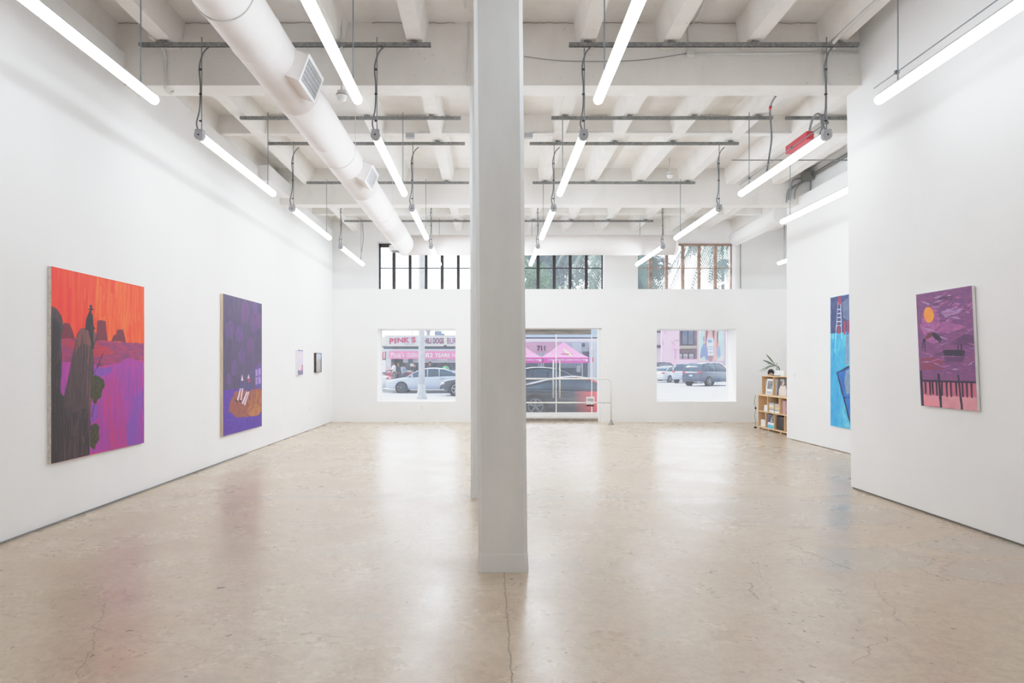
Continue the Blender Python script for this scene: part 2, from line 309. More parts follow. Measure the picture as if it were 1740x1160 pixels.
# ================================================================== FLOOR
def floor_material():
    m = bpy.data.materials.new('polished_concrete'); m.use_nodes = True
    nt = m.node_tree; b = nt.nodes['Principled BSDF']; N = nt.nodes.new; L = nt.links.new
    tc = N('ShaderNodeTexCoord'); P = tc.outputs['Object']
    def noise(scale, det=4, rough=.55, vec=P):
        n = N('ShaderNodeTexNoise'); n.inputs['Scale'].default_value = scale; n.inputs['Detail'].default_value = det
        n.inputs['Roughness'].default_value = rough; L(vec, n.inputs['Vector']); return n
    def rng(src, a, c, lo=0, hi=1):
        r = N('ShaderNodeMapRange'); r.inputs[1].default_value = a; r.inputs[2].default_value = c
        r.inputs[3].default_value = lo; r.inputs[4].default_value = hi; L(src, r.inputs[0]); return r.outputs[0]
    def math_(op, a, c=None):
        n = N('ShaderNodeMath'); n.operation = op
        for i, v in enumerate((a, c)):
            if v is None: continue
            if isinstance(v, (int, float)): n.inputs[i].default_value = v
            else: L(v, n.inputs[i])
        return n.outputs[0]
    def mix(fac, a, c):
        n = N('ShaderNodeMix'); n.data_type = 'RGBA'
        if isinstance(fac, (int, float)): n.inputs['Factor'].default_value = fac
        else: L(fac, n.inputs['Factor'])
        for k, v in (('A', a), ('B', c)):
            if isinstance(v, tuple): n.inputs[k].default_value = (*lin(v), 1)
            else: L(v, n.inputs[k])
        return n.outputs['Result']
    def vmath(op, a, c):
        n = N('ShaderNodeVectorMath'); n.operation = op
        for i, v in enumerate((a, c)):
            if isinstance(v, tuple): n.inputs[i].default_value = v
            else: L(v, n.inputs[i])
        return n
    # distorted coordinates for ragged outlines
    dn = noise(1.6, 5); ctr = vmath('SUBTRACT', dn.outputs['Color'], (.5, .5, .5)).outputs[0]
    P2 = vmath('ADD', P, vmath('MULTIPLY', ctr, (.7, .7, 0)).outputs[0]).outputs[0]
    dn3 = noise(7, 4); c3 = vmath('SUBTRACT', dn3.outputs['Color'], (.5, .5, .5)).outputs[0]
    P3 = vmath('ADD', P, vmath('MULTIPLY', c3, (.16, .16, 0)).outputs[0]).outputs[0]
    base = mix(rng(noise(.45, 5).outputs['Fac'], .35, .65), (200, 181, 158), (191, 171, 149))
    base = mix(rng(noise(1.7, 6, .65).outputs['Fac'], .4, .75, 0, .7), base, (210, 194, 174))
    base = mix(rng(noise(3.3, 6, .7).outputs['Fac'], .5, .8, 0, .5), base, (184, 170, 154))
    base = mix(rng(noise(.9, 3).outputs['Fac'], .55, .7, 0, .5), base, (194, 168, 146))
    base = mix(rng(noise(14, 8, .75).outputs['Fac'], .42, .7, 0, .7), base, (168, 150, 133))
    base = mix(rng(noise(6, 8, .8).outputs['Fac'], .42, .9, 0, .3), base, (210, 197, 182))
    base = mix(rng(noise(40, 6, .8).outputs['Fac'], .5, .75, 0, .55), base, (152, 134, 118))
    # grey repair patches: (x, y, half width, half length, strength)
    for (x, y, a, c, st) in ((3.05, 7.0, 1.05, .7, .75), (2.85, 5.25, .55, .27, .9), (4.05, 5.6, .5, .33, .8), (4.05, 4.9, .75, .3, .85), (-.75, 4.0, .1, .06, .8), (.9, 3.75, .07, .05, .8),
                              (-1.1, 5.4, .5, .12, .35), (.55, 5.1, .45, .16, .4), (.35, 7.75, 3.3, .16, .55), (-2.2, 7.75, 2, .12, .4), (1.6, 2.6, .35, .12, .4), (-1.6, 3.2, .3, .1, .35)):
        d = vmath('MULTIPLY', vmath('SUBTRACT', P2, (x, y, 0)).outputs[0], (1 / a, 1 / c, 0)).outputs[0]
        ln = N('ShaderNodeVectorMath'); ln.operation = 'LENGTH'; L(d, ln.inputs[0])
        base = mix(rng(ln.outputs['Value'], .85, 1.1, st * .75, 0), base, (182, 171, 158))
        if st > .7 and a > .3:
            e = math_('ABSOLUTE', math_('SUBTRACT', ln.outputs['Value'], 1.03))
            base = mix(rng(e, .0, .03, .35, 0), base, (110, 98, 86))
    # pits and specks
    for sc, rad, keep, col in ((5.5, .11, .62, (92, 78, 66)), (13, .13, .5, (112, 97, 84)), (27, .16, .6, (128, 112, 98)), (2.3, .035, .55, (70, 62, 56))):
        v = N('ShaderNodeTexVoronoi'); v.inputs['Scale'].default_value = sc; L(P3, v.inputs['Vector'])
        sep = N('ShaderNodeSeparateColor'); L(v.outputs['Color'], sep.inputs[0])
        k = rng(sep.outputs[0], keep, keep + .3)
        cl = rng(noise(.8, 3).outputs['Fac'], .42, .6)
        f = math_('MULTIPLY', math_('LESS_THAN', v.outputs['Distance'], math_('MULTIPLY', k, rad)), math_('MULTIPLY', cl, .8))
        base = mix(f, base, col)
    # hairline cracks
    v = N('ShaderNodeTexVoronoi'); v.feature = 'DISTANCE_TO_EDGE'; v.inputs['Scale'].default_value = .42; L(P3, v.inputs['Vector'])
    gate = rng(noise(.7, 2).outputs['Fac'], .5, .56)
    base = mix(math_('MULTIPLY', rng(v.outputs['Distance'], .0, .0022, .4, 0), gate), base, (125, 108, 94))
    # control joints: one along y in front of the column, one across the room at the second column
    sp = N('ShaderNodeSeparateXYZ'); L(P3, sp.inputs[0]); X, Y = sp.outputs[0], sp.outputs[1]
    spp = N('ShaderNodeSeparateXYZ'); L(P, spp.inputs[0])
    j1 = math_('MULTIPLY', rng(math_('ABSOLUTE', math_('SUBTRACT', math_('ADD', math_('MULTIPLY', X, .25), math_('MULTIPLY', spp.outputs[0], .75)), .105)), .0, .006, .8, 0), math_('LESS_THAN', Y, 5.0))
    base = mix(j1, base, (96, 80, 68))
    base = mix(rng(math_('ABSOLUTE', math_('SUBTRACT', Y, 7.72)), 0, .02, .5, 0), base, (130, 120, 110))
    base = mix(rng(math_('ABSOLUTE', math_('SUBTRACT', spp.outputs[1], 5.15)), 0, .006, .35, 0), base, (130, 116, 102))
    # drawn cracks as distances to segments
    def seg(ax, ay, bx, by, w=.005, st=.6):
        nonlocal base
        pa = vmath('SUBTRACT', P3, (ax, ay, 0)).outputs[0]; flat = vmath('MULTIPLY', pa, (1, 1, 0)).outputs[0]
        ba = (bx - ax, by - ay, 0); dd = ba[0] ** 2 + ba[1] ** 2
        dot = N('ShaderNodeVectorMath'); dot.operation = 'DOT_PRODUCT'; L(flat, dot.inputs[0]); dot.inputs[1].default_value = ba
        h = N('ShaderNodeClamp'); L(math_('DIVIDE', dot.outputs['Value'], dd), h.inputs[0])
        sc = N('ShaderNodeVectorMath'); sc.operation = 'SCALE'; sc.inputs[0].default_value = ba; L(h.outputs[0], sc.inputs['Scale'])
        df = vmath('SUBTRACT', flat, sc.outputs[0]).outputs[0]
        ln = N('ShaderNodeVectorMath'); ln.operation = 'LENGTH'; L(df, ln.inputs[0])
        base = mix(rng(ln.outputs['Value'], w * .3, w, st, 0), base, (98, 82, 68))
    def fl(px, py): z = F * EYE / (py - CY); return (px - CX) * z / F, z
    for pts in (((1480, 985), (1520, 1040), (1537, 1063)), ((1505, 1080), (1450, 1128)), ((178, 1025), (150, 1110), (135, 1150)), ((1385, 945), (1345, 930)), ((1560, 965), (1610, 985)), ((1345, 878), (1290, 860))):
        for p, q in zip(pts, pts[1:]): seg(*fl(*p), *fl(*q))
    for p, q in (((1270, 990), (1288, 1018)), ((1345, 925), (1450, 970))): seg(*fl(*p), *fl(*q), .01, .6)
    L(base, b.inputs['Base Color'])
    L(rng(noise(1.3, 5, .6).outputs['Fac'], .3, .7, .23, .35), b.inputs['Roughness'])
    b.inputs['Specular IOR Level'].default_value = .65
    bp = N('ShaderNodeBump'); bp.inputs['Strength'].default_value = .12; bp.inputs['Distance'].default_value = .004
    L(noise(9, 5).outputs['Fac'], bp.inputs['Height']); L(bp.outputs[0], b.inputs['Normal'])
    return m
XL, XR, YB, YF = -4.105, 7.85, 18.5, -5.0
SLAB, JB, BB = 5.34, 5.03, 4.634
struct(box_part('floor', floor_material(), None, -4.5, XR + .2, YF - .2, 18.6, -.12, 0), 'polished beige concrete floor with cracks and grey patches', 'floor')

# ================================================================== WALLS
b = MB(); b.box(XL - .12, XL, YF, 17.8, .01, 5.0)
wl = b.build('wall_left', WALL); struct(wl, 'long white drywall on the left hung with four paintings', 'wall')
box_part('concrete_ledge', WALL, wl, XL - .4, XL - .12, YF, 18.5, 0, SLAB)
struct(box_part('shadow_gap_left', GREYD, None, XL - .115, XL - .012, YF, 17.78, 0, .0095), 'dark strip for the shade in the gap under the left wall', 'shadow_gap')  # dark strip painted where only shade lies beneath the drywall
LEAN = math.atan(.0456)
def nwx(h): return 4.39 - .0456 * h
b = MB()
b.hexa([(nwx(0), YF, .02), (nwx(0) + .2, YF, .02), (nwx(0) + .2, 8.29, .02), (nwx(0), 8.29, .02),
        (nwx(5.33), YF, 5.33), (nwx(5.33) + .2, YF, 5.33), (nwx(5.33) + .2, 7.94, 5.33), (nwx(5.33), 7.94, 5.33)])
struct(b.build('wall_right', WALL), 'white partition wall on the right hung with the sunset painting', 'wall')
struct(box_part('shadow_gap_right', GREYD, None, nwx(0) + .012, nwx(0) + .19, YF, 8.27, 0, .0195), 'dark strip for the shade in the gap under the right partition wall', 'shadow_gap')  # dark strip in place of the shade below the partition
b = MB(); b.box(6.05, 6.29, YF, 13.9, .01, 4.78)
wa = b.build('wall_right_far', WALL); struct(wa, 'white wall of the right side bay behind the partition', 'wall')
box_part('upper_wall', WALL, wa, 6.29, 6.6, YF, 13.9, 0, SLAB)
struct(box_part('wall_right_end', WALL, None, XR, XR + .2, 13.7, 18.6, 0, SLAB), 'white wall closing the right end of the recess', 'wall')
b = MB(); b.box(6.6, XR, 13.7, 13.9, 0, SLAB)
struct(b.build('wall_recess', WALL), 'white wall closing the recess behind the side bay', 'wall')
struct(box_part('wall_front', WALL, None, -4.5, 6.6, YF - .2, YF, 0, SLAB), 'wall behind the viewer', 'wall')

# back wall: lower furred wall with two windows and the entrance, upper wall with three steel windows
W1, DR, W3 = (-2.93, -.89), (.55, 2.93), (4.358, 6.43)
WB, WT, DT, LEDGE = .533, 2.436, 2.45, 3.463
b = MB(); y0, y1 = 17.8, 18.5
def seg(x0, x1, z0, z1, ya=y0, yb=y1): b.box(x0, x1, ya, yb, z0, z1)
for x0, x1 in ((-4.505, W1[0]), (W1[1], DR[0]), (DR[1], W3[0]), (W3[1], XR)): seg(x0, x1, 0, LEDGE)
for x0, x1 in (W1, W3): seg(x0, x1, 0, WB); seg(x0, x1, WT, LEDGE)
seg(*DR, DT, LEDGE)
UW = ((-2.98, -.45), (.5, 3.045), (3.93, 6.52)); UT = 4.753
ya, yb = 18.1, 18.6
xs = [-4.505] + [v for w in UW for v in w] + [XR]
for i in range(0, len(xs), 2): seg(xs[i], xs[i + 1], LEDGE, SLAB, ya, yb)
for x0, x1 in UW: seg(x0, x1, UT, SLAB, ya, yb)
struct(b.build('wall_back', WALLB), 'white street front wall with a ledge, windows and the entrance', 'wall')

GL = glass('window_glass', .035)
GLU = glass('upper_window_glass', .06)
for n, (x0, x1), lab in ((1, W1, 'square shop window left of the columns looking at the food stand'), (2, W3, 'square shop window on the right looking at the parking lot')):
    t = thing(f'window_{n}', lab, 'window', (x0, 18.45, WB), kind='structure')
    f = MB(); w = .022
    f.box(x0, x1, 18.42, 18.48, WB, WB + w); f.box(x0, x1, 18.42, 18.48, WT - w, WT)
    f.box(x0, x0 + w, 18.42, 18.48, WB + w, WT - w); f.box(x1 - w, x1, 18.42, 18.48, WB + w, WT - w)
    f.build('window_frame', WHITEM, t)
    box_part('pane', GL, t, x0 + w, x1 - w, 18.448, 18.452, WB + w, WT - w)
labs = ('high dark steel window left of the columns showing bright sky', 'high dark steel window above the entrance with green trees behind', 'high steel window on the right, its frame coloured sunlit brown, with palm fronds behind')
for n, (x0, x1) in enumerate(UW):
    t = thing(f'window_{n + 3}', labs[n], 'window', (x0, 18.4, LEDGE), kind='structure')
    m = FRAME_SUN if n == 2 else FRAMED
    f = MB(); w = .045
    f.box(x0, x1, 18.38, 18.44, UT - (.1 if n == 0 else .06), UT); f.box(x0, x0 + w, 18.38, 18.44, LEDGE, UT); f.box(x1 - w * .7, x1, 18.38, 18.44, LEDGE, UT)
    f.box(x0, x1, 18.38, 18.44, LEDGE, LEDGE + .02)
    f.build('window_frame', m, t)
    zb = WH(455.5, 18.4)
    pitch = .433 if n < 2 else .437
    st = {0: WX(669.5, 18.4), 1: WX(914 - 27.3, 18.4), 2: WX(1105, 18.4)}[n]
    k = 0
    while st + k * pitch < x1 - .15:
        xm = st + k * pitch
        q = MB(); q.box(xm - .04, xm + .04, 18.37, 18.45, LEDGE, UT - .05); q.build('mullion', m, t); k += 1
    q = MB(); q.box(x0, x1, 18.39, 18.42, zb - .012, zb + .012); q.build('transom_bar', m, t)
    box_part('pane', GLU, t, x0 + w, x1 - w * .7, 18.423, 18.427, LEDGE + .02, UT - .06)

# entrance
GLD = glass('door_glass', .03, .06)
t = thing('door_1', 'double glass entrance door with white frame and long pull handles', 'door', (1.74, 17.95, 0), kind='structure')
f = MB(); dx0, dx1 = DR
f.box(dx1 - .09, dx1, 17.88, 18.0, 0, DT); f.box(dx0, dx0 + .09, 17.88, 18.0, 0, DT); f.box(dx0 + .09, dx1 - .09, 17.88, 18.0, DT - .03, DT)
f.build('door_frame', WHITEM, t)
f = MB(); f.box(dx0 + .09, dx1 - .09, 17.9, 17.98, .085, .235); f.box(dx0 + .09, dx1 - .09, 17.885, 17.9, .13, .14); f.build('bottom_rail', WHITEM, t)
SILL = mat('door_threshold', (178, 170, 160), .5, rgb2=(150, 142, 132), scale=6)
box_part('threshold', SILL, t, dx0 + .09, dx1 - .09, 17.93, 18.3, 0, .08)
TRANS = mat('header_panel', (176, 170, 164), .5, rgb2=(140, 138, 136), scale=2, stretch=(1, 1, 8))
box_part('header_panel', TRANS, t, dx0 + .09, WX(1004, 18), 17.97, 18.03, WH(568, 17.95), DT - .03)
for x0, x1 in ((dx0 + .09, WX(945, 17.95) - .006), (WX(945, 17.95) + .006, WX(1005.5, 17.95) - .008), (WX(1005.5, 17.95) + .008, dx1 - .09)):
    box_part('pane', GLD, t, x0, x1, 17.945, 17.953, .235, DT - .03)
for px, hw in ((945, .012), (1005.5, .011)):
    box_part('glass_joint', WHITEM, t, WX(px, 17.95) - hw, WX(px, 17.95) + hw, 17.94, 17.958, .235, WH(568, 17.95))
HAND = mat('brushed_pull_handle', (214, 210, 202), .35, .2)
for px in (940.3, 951.3):
    q = MB(); x = WX(px, 17.86); q.tube([(x, 17.86, WH(676, 17.86)), (x, 17.86, WH(612, 17.86))], .019, 10)
    for z in (WH(668, 17.86), WH(620, 17.86)): q.tube([(x, 17.86, z), (x, 17.94, z)], .01, 8)
    q.build('handle', HAND, t)
s = thing('door_notice', 'small white notice with two black oval marks on the entrance glass', 'sign', (WX(1003, 17.93), 17.93, WH(690, 17.93)))
box_part('sheet', WHITEM, s, WX(996.3, 17.93), WX(1010, 17.93), 17.932, 17.936, WH(686.3, 17.93), WH(674, 17.93))
lettering('00', (WX(1003.2, 17.93), 17.93, WH(679.2, 17.93)), .15, .078, (1, 0, 0), (0, 0, 1), BLACK, s, depth=.001)
box_part('caption_strip', BLACK, s, WX(996.5, 17.93), WX(1009.5, 17.93), 17.932, 17.936, WH(690, 17.93), WH(687.5, 17.93))

# handrail in front of the entrance
RAIL = mat('white_handrail_paint', (232, 230, 226), .4)
hr = thing('handrail', 'white tubular handrail with rounded corner in front of the entrance', 'handrail', (3.03, 17.06, 0))
Z = 17.06; xe = WX(1038.5, Z); zt, zm = WH(643.3, Z), WH(684, Z); xs_ = .75
q = MB(); q.tube([(xs_, Z, 0), (xs_, Z, zt)] , .018, 12); q.build('post', RAIL, hr)
q = MB(); r = .12
q.tube([(xs_, Z, zt)] + [(xe - r, Z, zt)] + [(xe - r + r * math.sin(a), Z, zt - r + r * math.cos(a)) for a in [PI / 2 * i / 6 for i in range(1, 6)]] + [(xe, Z, zt - r), (xe, Z, .02)], .02, 12)
q.build('top_rail', RAIL, hr)
q = MB(); q.tube([(xs_, Z, zm), (xe, Z, zm)], .018, 12); q.build('lower_rail', RAIL, hr)
FOOT = mat('grey_cast_foot', (150, 150, 146), .5, .3)
for x in (xe, xs_):
    q = MB(); q.rings([[(x + a * math.cos(t_), Z + a * math.sin(t_), h) for t_ in [2 * PI * i / 12 for i in range(12)]] for a, h in ((.075, 0), (.07, .02), (.04, .05), (.035, .095))]); q.build('foot_flange', FOOT, hr)

# ================================================================== COLUMNS
def column(x0, y0, w, top, lean, label):
    q = MB(); c = .028
    def ring(z, g=0):
        dx = -lean * z; a, b_, e, d = x0 - g + dx, x0 + w + g + dx, y0 - g, y0 + w + g
        return [(a + c, e, z), (b_ - c, e, z), (b_, e + c, z), (b_, d - c, z), (b_ - c, d, z), (a + c, d, z), (a, d - c, z), (a, e + c, z)]
    q.rings([ring(0, .006), ring(.12, .003), ring(.14), ring(.5), ring(2), ring(3.5), ring(top)], True, False)
    struct(q.build('column', COLM), label, 'column')
column(-.08, 4.93, .356, SLAB, .009, 'square grey-white concrete column in the middle of the room, nearer one')
column(-.212, 7.67, .36, BB, .003, 'square concrete column mostly hidden behind the nearer column')

# ================================================================== CEILING
CEIL = bpy.data.materials.new('painted_concrete_ceiling'); CEIL.use_nodes = True
nt = CEIL.node_tree; bs = nt.nodes['Principled BSDF']; tc = nt.nodes.new('ShaderNodeTexCoord')
def nz(sc, det, st=(1, 1, 1)):
    mp = nt.nodes.new('ShaderNodeMapping'); mp.inputs['Scale'].default_value = st; nt.links.new(tc.outputs['Object'], mp.inputs[0])
    n = nt.nodes.new('ShaderNodeTexNoise'); n.inputs['Scale'].default_value = sc; n.inputs['Detail'].default_value = det
    nt.links.new(mp.outputs[0], n.inputs['Vector']); return n.outputs['Fac']
def mxr(f, lo, hi, a, bcol, amt=1):
    r = nt.nodes.new('ShaderNodeMapRange'); r.inputs[1].default_value = lo; r.inputs[2].default_value = hi; r.inputs[4].default_value = amt; nt.links.new(f, r.inputs[0])
    m = nt.nodes.new('ShaderNodeMix'); m.data_type = 'RGBA'; nt.links.new(r.outputs[0], m.inputs['Factor'])
    for k, v in (('A', a), ('B', bcol)):
        if isinstance(v, tuple): m.inputs[k].default_value = (*lin(v), 1)
        else: nt.links.new(v, m.inputs[k])
    return m.outputs['Result']
c_ = mxr(nz(.8, 4), .35, .65, (240, 237, 232), (232, 228, 224))
c_ = mxr(nz(3, 6, (1, 1, .5)), .5, .75, c_, (224, 220, 214), .7)
c_ = mxr(nz(22, 6), .68, .76, c_, (176, 168, 160), .55)
nt.links.new(c_, bs.inputs['Base Color']); bs.inputs['Roughness'].default_value = .75
bp = nt.nodes.new('ShaderNodeBump'); bp.inputs['Strength'].default_value = .3; bp.inputs['Distance'].default_value = .01
nt.links.new(nz(14, 6, (1, 1, 4)), bp.inputs['Height']); nt.links.new(bp.outputs[0], bs.inputs['Normal'])
ceil = box_part('ceiling', CEIL, None, -4.6, XR + .3, YF - .3, 18.7, SLAB, SLAB + .15)
struct(ceil, 'white painted concrete slab with joists and beams', 'ceiling')
for y0, y1 in ((1.95, 2.25), (7.67, 7.97), (13.37, 13.67)):
    q = MB(); q.box(XL - .12, XR, y0, y1, BB, SLAB); q.build('beam', CEIL, ceil)
JX = [-4.3, -3.55, -2.64, -1.73, -.82, .13, 1.075, 1.985, 2.895, 3.805, 4.72, 5.63, 6.54, 7.45]
bays = ((2.25, 7.67), (7.97, 13.37), (13.67, 18.1))
for y0, y1 in bays:
    for i, x in enumerate(JX):
        if x > 6.3 and y1 < 14: continue
        a, c = (.085, .135)
        q = MB(); q.hexa([(x - a, y0, JB), (x + a, y0, JB), (x + a, y1, JB), (x - a, y1, JB), (x - c, y0, SLAB), (x + c, y0, SLAB), (x + c, y1, SLAB), (x - c, y1, SLAB)])
        q.build('joist', CEIL, ceil)
for y in (10.56, 16.2, 4.9):
    q = MB(); q.box(XL - .12, 6.4 if y < 14 else XR, y - .06, y + .06, JB + .02, SLAB); q.build('bridging_rib', CEIL, ceil)
CRK = mat('ceiling_crack', (150, 140, 132), .8)
for y, xa, xb, h in ((7.66, -4.2, 4.1, SLAB - .012), (5.35, -4.2, 4.1, SLAB - .004), (10.49, -4, 6.3, SLAB - .01)):      # ragged paint cracks where slab meets beam
    q = MB(); x = xa
    while x < xb:
        pts = [(x, y, h)]
        for _ in range(random.randint(4, 16)): x += random.uniform(.03, .09); pts.append((x, y, h + random.uniform(-.009, .009)))
        if random.random() < .75: q.tube(pts, .0028, 4)
    q.build('paint_crack', CRK, ceil)
b = MB(); b.box(XL, XL + .2, 12.1, 13.37, 4.76, JB); bh = b.build('trim_1', WALL); struct(bh, 'boxed white bulkhead at the top of the left wall', 'trim')
# ================================================================== STRUT CHANNELS AND TUBE LIGHTS
def strut(x0, x1, y, h, label):
    t = thing('strut_channel', label, 'strut channel', ((x0 + x1) / 2, y, h), group='strut channels under the ceiling')
    q = MB(); w, g = .0205, .004
    q.box(x0, x1, y - w, y + w, h + .037, h + .041); q.box(x0, x1, y - w, y - w + g, h, h + .037); q.box(x0, x1, y + w - g, y + w, h, h + .037)
    q.box(x0, x1, y - w + g, y - .009, h, h + .003); q.box(x0, x1, y + .009, y + w - g, h, h + .003)
    q.build('channel', STEEL, t)
    for j in JX[:13]:
        if x0 + .1 < j < x1 - .02 and (int(j * 10) % 3 or x1 - x0 < 2):
            q = MB(); q.box(j - .035, j + .035, y - .035, y + .035, h + .041, h + .049); q.box(j - .035, j - .028, y - .03, y + .03, h + .049, JB + .02); q.box(j - .01, j + .012, y - .012, y + .012, h + .049, JB + .004)
            q.build('beam_clamp', STEEL, t)
    return t
SH = 4.965
ROWX = {'A': -3.15, 'B': -1.24, 'C': 1.02, 'D': 3.66}
Z0S = (3.86, 7.38, 10.86, 14.4)
for (y, xa, xb, lab) in (
    (7.45, 237, 732, 'grey strut channel left of the columns, nearest one, in front of the first beam'),
    (7.45, 967, 1459, 'grey strut channel right of the columns, nearest one, in front of the first beam'),
    (9.66, 408, 783, 'grey strut channel left of the columns, first one beyond the first beam'),
    (9.66, 937, 1313, 'grey strut channel right of the columns, first one beyond the first beam'),
    (9.66, 1335, 1460, 'short grey strut channel reaching behind the right partition beyond the first beam'),
    (10.78, 455, 790, 'grey strut channel left of the columns, second one beyond the first beam'),
    (10.78, 900, 1255, 'grey strut channel right of the columns, second one beyond the first beam'),
    (13.1, 521, 797, 'grey strut channel left of the columns just before the second beam'),
    (13.1, 905, 1181, 'grey strut channel right of the columns just before the second beam'),
    (16.6, 585, 803, 'grey strut channel left of the columns near the street wall'),
    (16.6, 884, 1110, 'grey strut channel right of the columns near the street wall')):
    hh = SH
    strut(WX(xa, y), WX(xb, y), y, hh, lab)

LH, LL, LR = 3.985, 2.6, .046       # axis height, length, radius
def make_light(X, Z0, label, red=False):
    t = thing('tube_light', label, 'tube light', (X, Z0, LH), group='tubular pendant lights')
    n = 20
    def arc(y, a0, a1, r, k): return [(X + r * math.sin(a), y, LH - r * math.cos(a)) for a in [a0 + (a1 - a0) * i / k for i in range(k + 1)]]
    ya, yb = Z0 + .07, Z0 + LL - .01
    A = 2.2
    q = MB(); prof = [(ya, LR * .98)] + [(yb - .04, LR * .98)] + [(yb - .04 + .04 * math.sin(s), LR * .98 * max(math.cos(s), .05)) for s in (.5, 1.0, 1.35, 1.55)]
    q.rings([arc(y, -A, A, r, 18) for y, r in prof], False, True, False); q.build('diffuser', TUBES[0], t)
    q = MB(); prof2 = [(ya, LR)] + [(yb - .05, LR)]
    q.rings([arc(y, A, 2 * PI - A, r, 8) for y, r in prof2], True, True, True)
    q.box(X - .02, X + .02, ya, yb - .05, LH + .03, LH + LR + .006); q.build('housing', HOUS, t)
    for y0_, y1_ in ((Z0, Z0 + .075),):
        q = MB(); q.rings([arc(y, 0, 2 * PI, r, 19)[:-1] for y, r in ((y0_, .03), (y0_, .047), (y0_ + .01, .051), (y1_, .051), (y1_, .04))])
        q.box(X - .042, X + .042, y0_ + .008, y1_, LH + .02, LH + .062)
        c = q.build('end_cap', CAPM, t)
        q = MB(); q.ball((X, y0_ - .001, LH), .009, 8, 6); q.build('cap_screw', BLACK, c)
    for y in (Z0 + .06, Z0 + 2.28):
        q = MB(); q.tube([(X + .012, y, LH + .04), (X + .012, y, SH + .1)], .0062, 6); q.build('hanger_rod', RODM, t)
    q = MB()
    q.tube(smooth_path([(X - .012, Z0 + .03, LH + .055), (X - .035, Z0 + .04, LH + .14), (X - .005, Z0 + .05, LH + .3), (X + .0, Z0 + .055, LH + .55), (X - .012, Z0 + .055, LH + .75), (X + .03, Z0 + .06, SH - .07), (X + .1, Z0 + .07, SH + .01)]), .0085, 7)
    q.build('power_cable', CABLE, t)
    for h in (LH + .16, LH + .45, LH + .72):
        q = MB(); q.tube([(X + .001, Z0 + .055, h), (X + .001, Z0 + .055, h + .012)], .017, 6); q.build('cable_tie', BLACK, t)
    return t
order = ('nearest', 'second', 'third', 'farthest')
rowlab = {'A': 'row along the left wall', 'B': 'row between the left wall duct and the columns', 'C': 'row just right of the columns', 'D': 'row nearest the right partition'}
rowlab['B'] = 'row between the round duct and the columns'
L0 = None
def relamp(t, k):        # farther rows burn a little brighter: same shape, another lamp
    if k:
        for c in t.children:
            if c.name.startswith('diffuser'):
                key = f'diffuser_row_{k}'
                me = bpy.data.meshes.get(key)
                if me is None: me = c.data.copy(); me.name = key; me.materials[0] = TUBES[k]
                c.data = me
for k, z in enumerate(Z0S):
    for r, x in ROWX.items():
        lab = f'lit white tube light, {order[k]} in the {rowlab[r]}'
        if L0 is None: L0 = make_light(x, z, lab); continue
        relamp(dup(L0, lab, (x - ROWX['A'], z - Z0S[0], 0)), k + (4 if r in 'BC' else 0))
relamp(dup(L0, 'lit white tube light beside the side bay wall, partly hidden by the right partition', (5.1 - ROWX['A'], 9.33 - Z0S[0], 0)), 2)
relamp(dup(L0, 'lit white tube light in the far right recess, only its tip visible', (7.1 - ROWX['A'], 14.2 - Z0S[0], 0)), 3)
# thin brace rods run above the two nearer right hand lights
for z0, lab in ((3.9, 'thin grey brace rod above the nearest tube light by the right partition'), (7.4, 'thin grey brace rod above the tube light with the red box')):
    t = thing('brace_rod', lab, 'brace rod', (3.675, z0, LH + .14), group='brace rods above the right lights')
    q = MB(); q.tube([(3.672, z0, LH + .15), (3.672, z0 + 2.62, LH + .15)], .0055, 6); q.build('rod', RODM, t)
    for y in (z0 + .04, z0 + .9, z0 + 2.26):
        q = MB(); q.box(3.655, 3.69, y - .012, y + .012, LH + .135, LH + .165); q.build('clamp', STEEL, t)
REDM = mat('red_box_paint', (188, 62, 72), .5)
t = thing('conduit_box', 'red oblong box with grey gooseneck conduit above the second right hand light', 'electrical box', (3.8, 8.37, 4.2))
q = MB(); q.rbox(3.76, 3.85, 8.1, 8.68, 4.17, 4.27, .006); q.build('box_body', REDM, t)
q = MB(); q.tube(smooth_path([(3.8, 8.12, 4.26), (3.8, 8.05, 4.37), (3.8, 7.95, 4.41), (3.8, 7.85, 4.36), (3.8, 7.8, 4.2), (3.7, 7.72, 4.03)]), .013, 8); q.build('gooseneck', CABLE, t)
RT = mat('red_tape', (200, 40, 50), .5)
t = thing('hanging_cable', 'grey cable with red tape hanging from the first beam to the right light', 'cable', (3.7, 9.0, 4.6))
q = MB(); pts = [(WX(1295, 8.4), 8.0, BB + .01), (WX(1303, 8.6), 8.5, WH(190, 8.6)), (WX(1311, 8.9), 8.9, WH(232, 8.9)), (3.69, 9.0, WH(262, 9.0)), (3.675, 9.05, LH + .07)]
q.tube(smooth_path(pts), .012, 7); q.build('cord', CABLE, t)
q = MB(); c1, c2 = smooth_path(pts)[5:7]; q.tube([c1, c2], .017, 7); q.build('tape_band', RT, t)

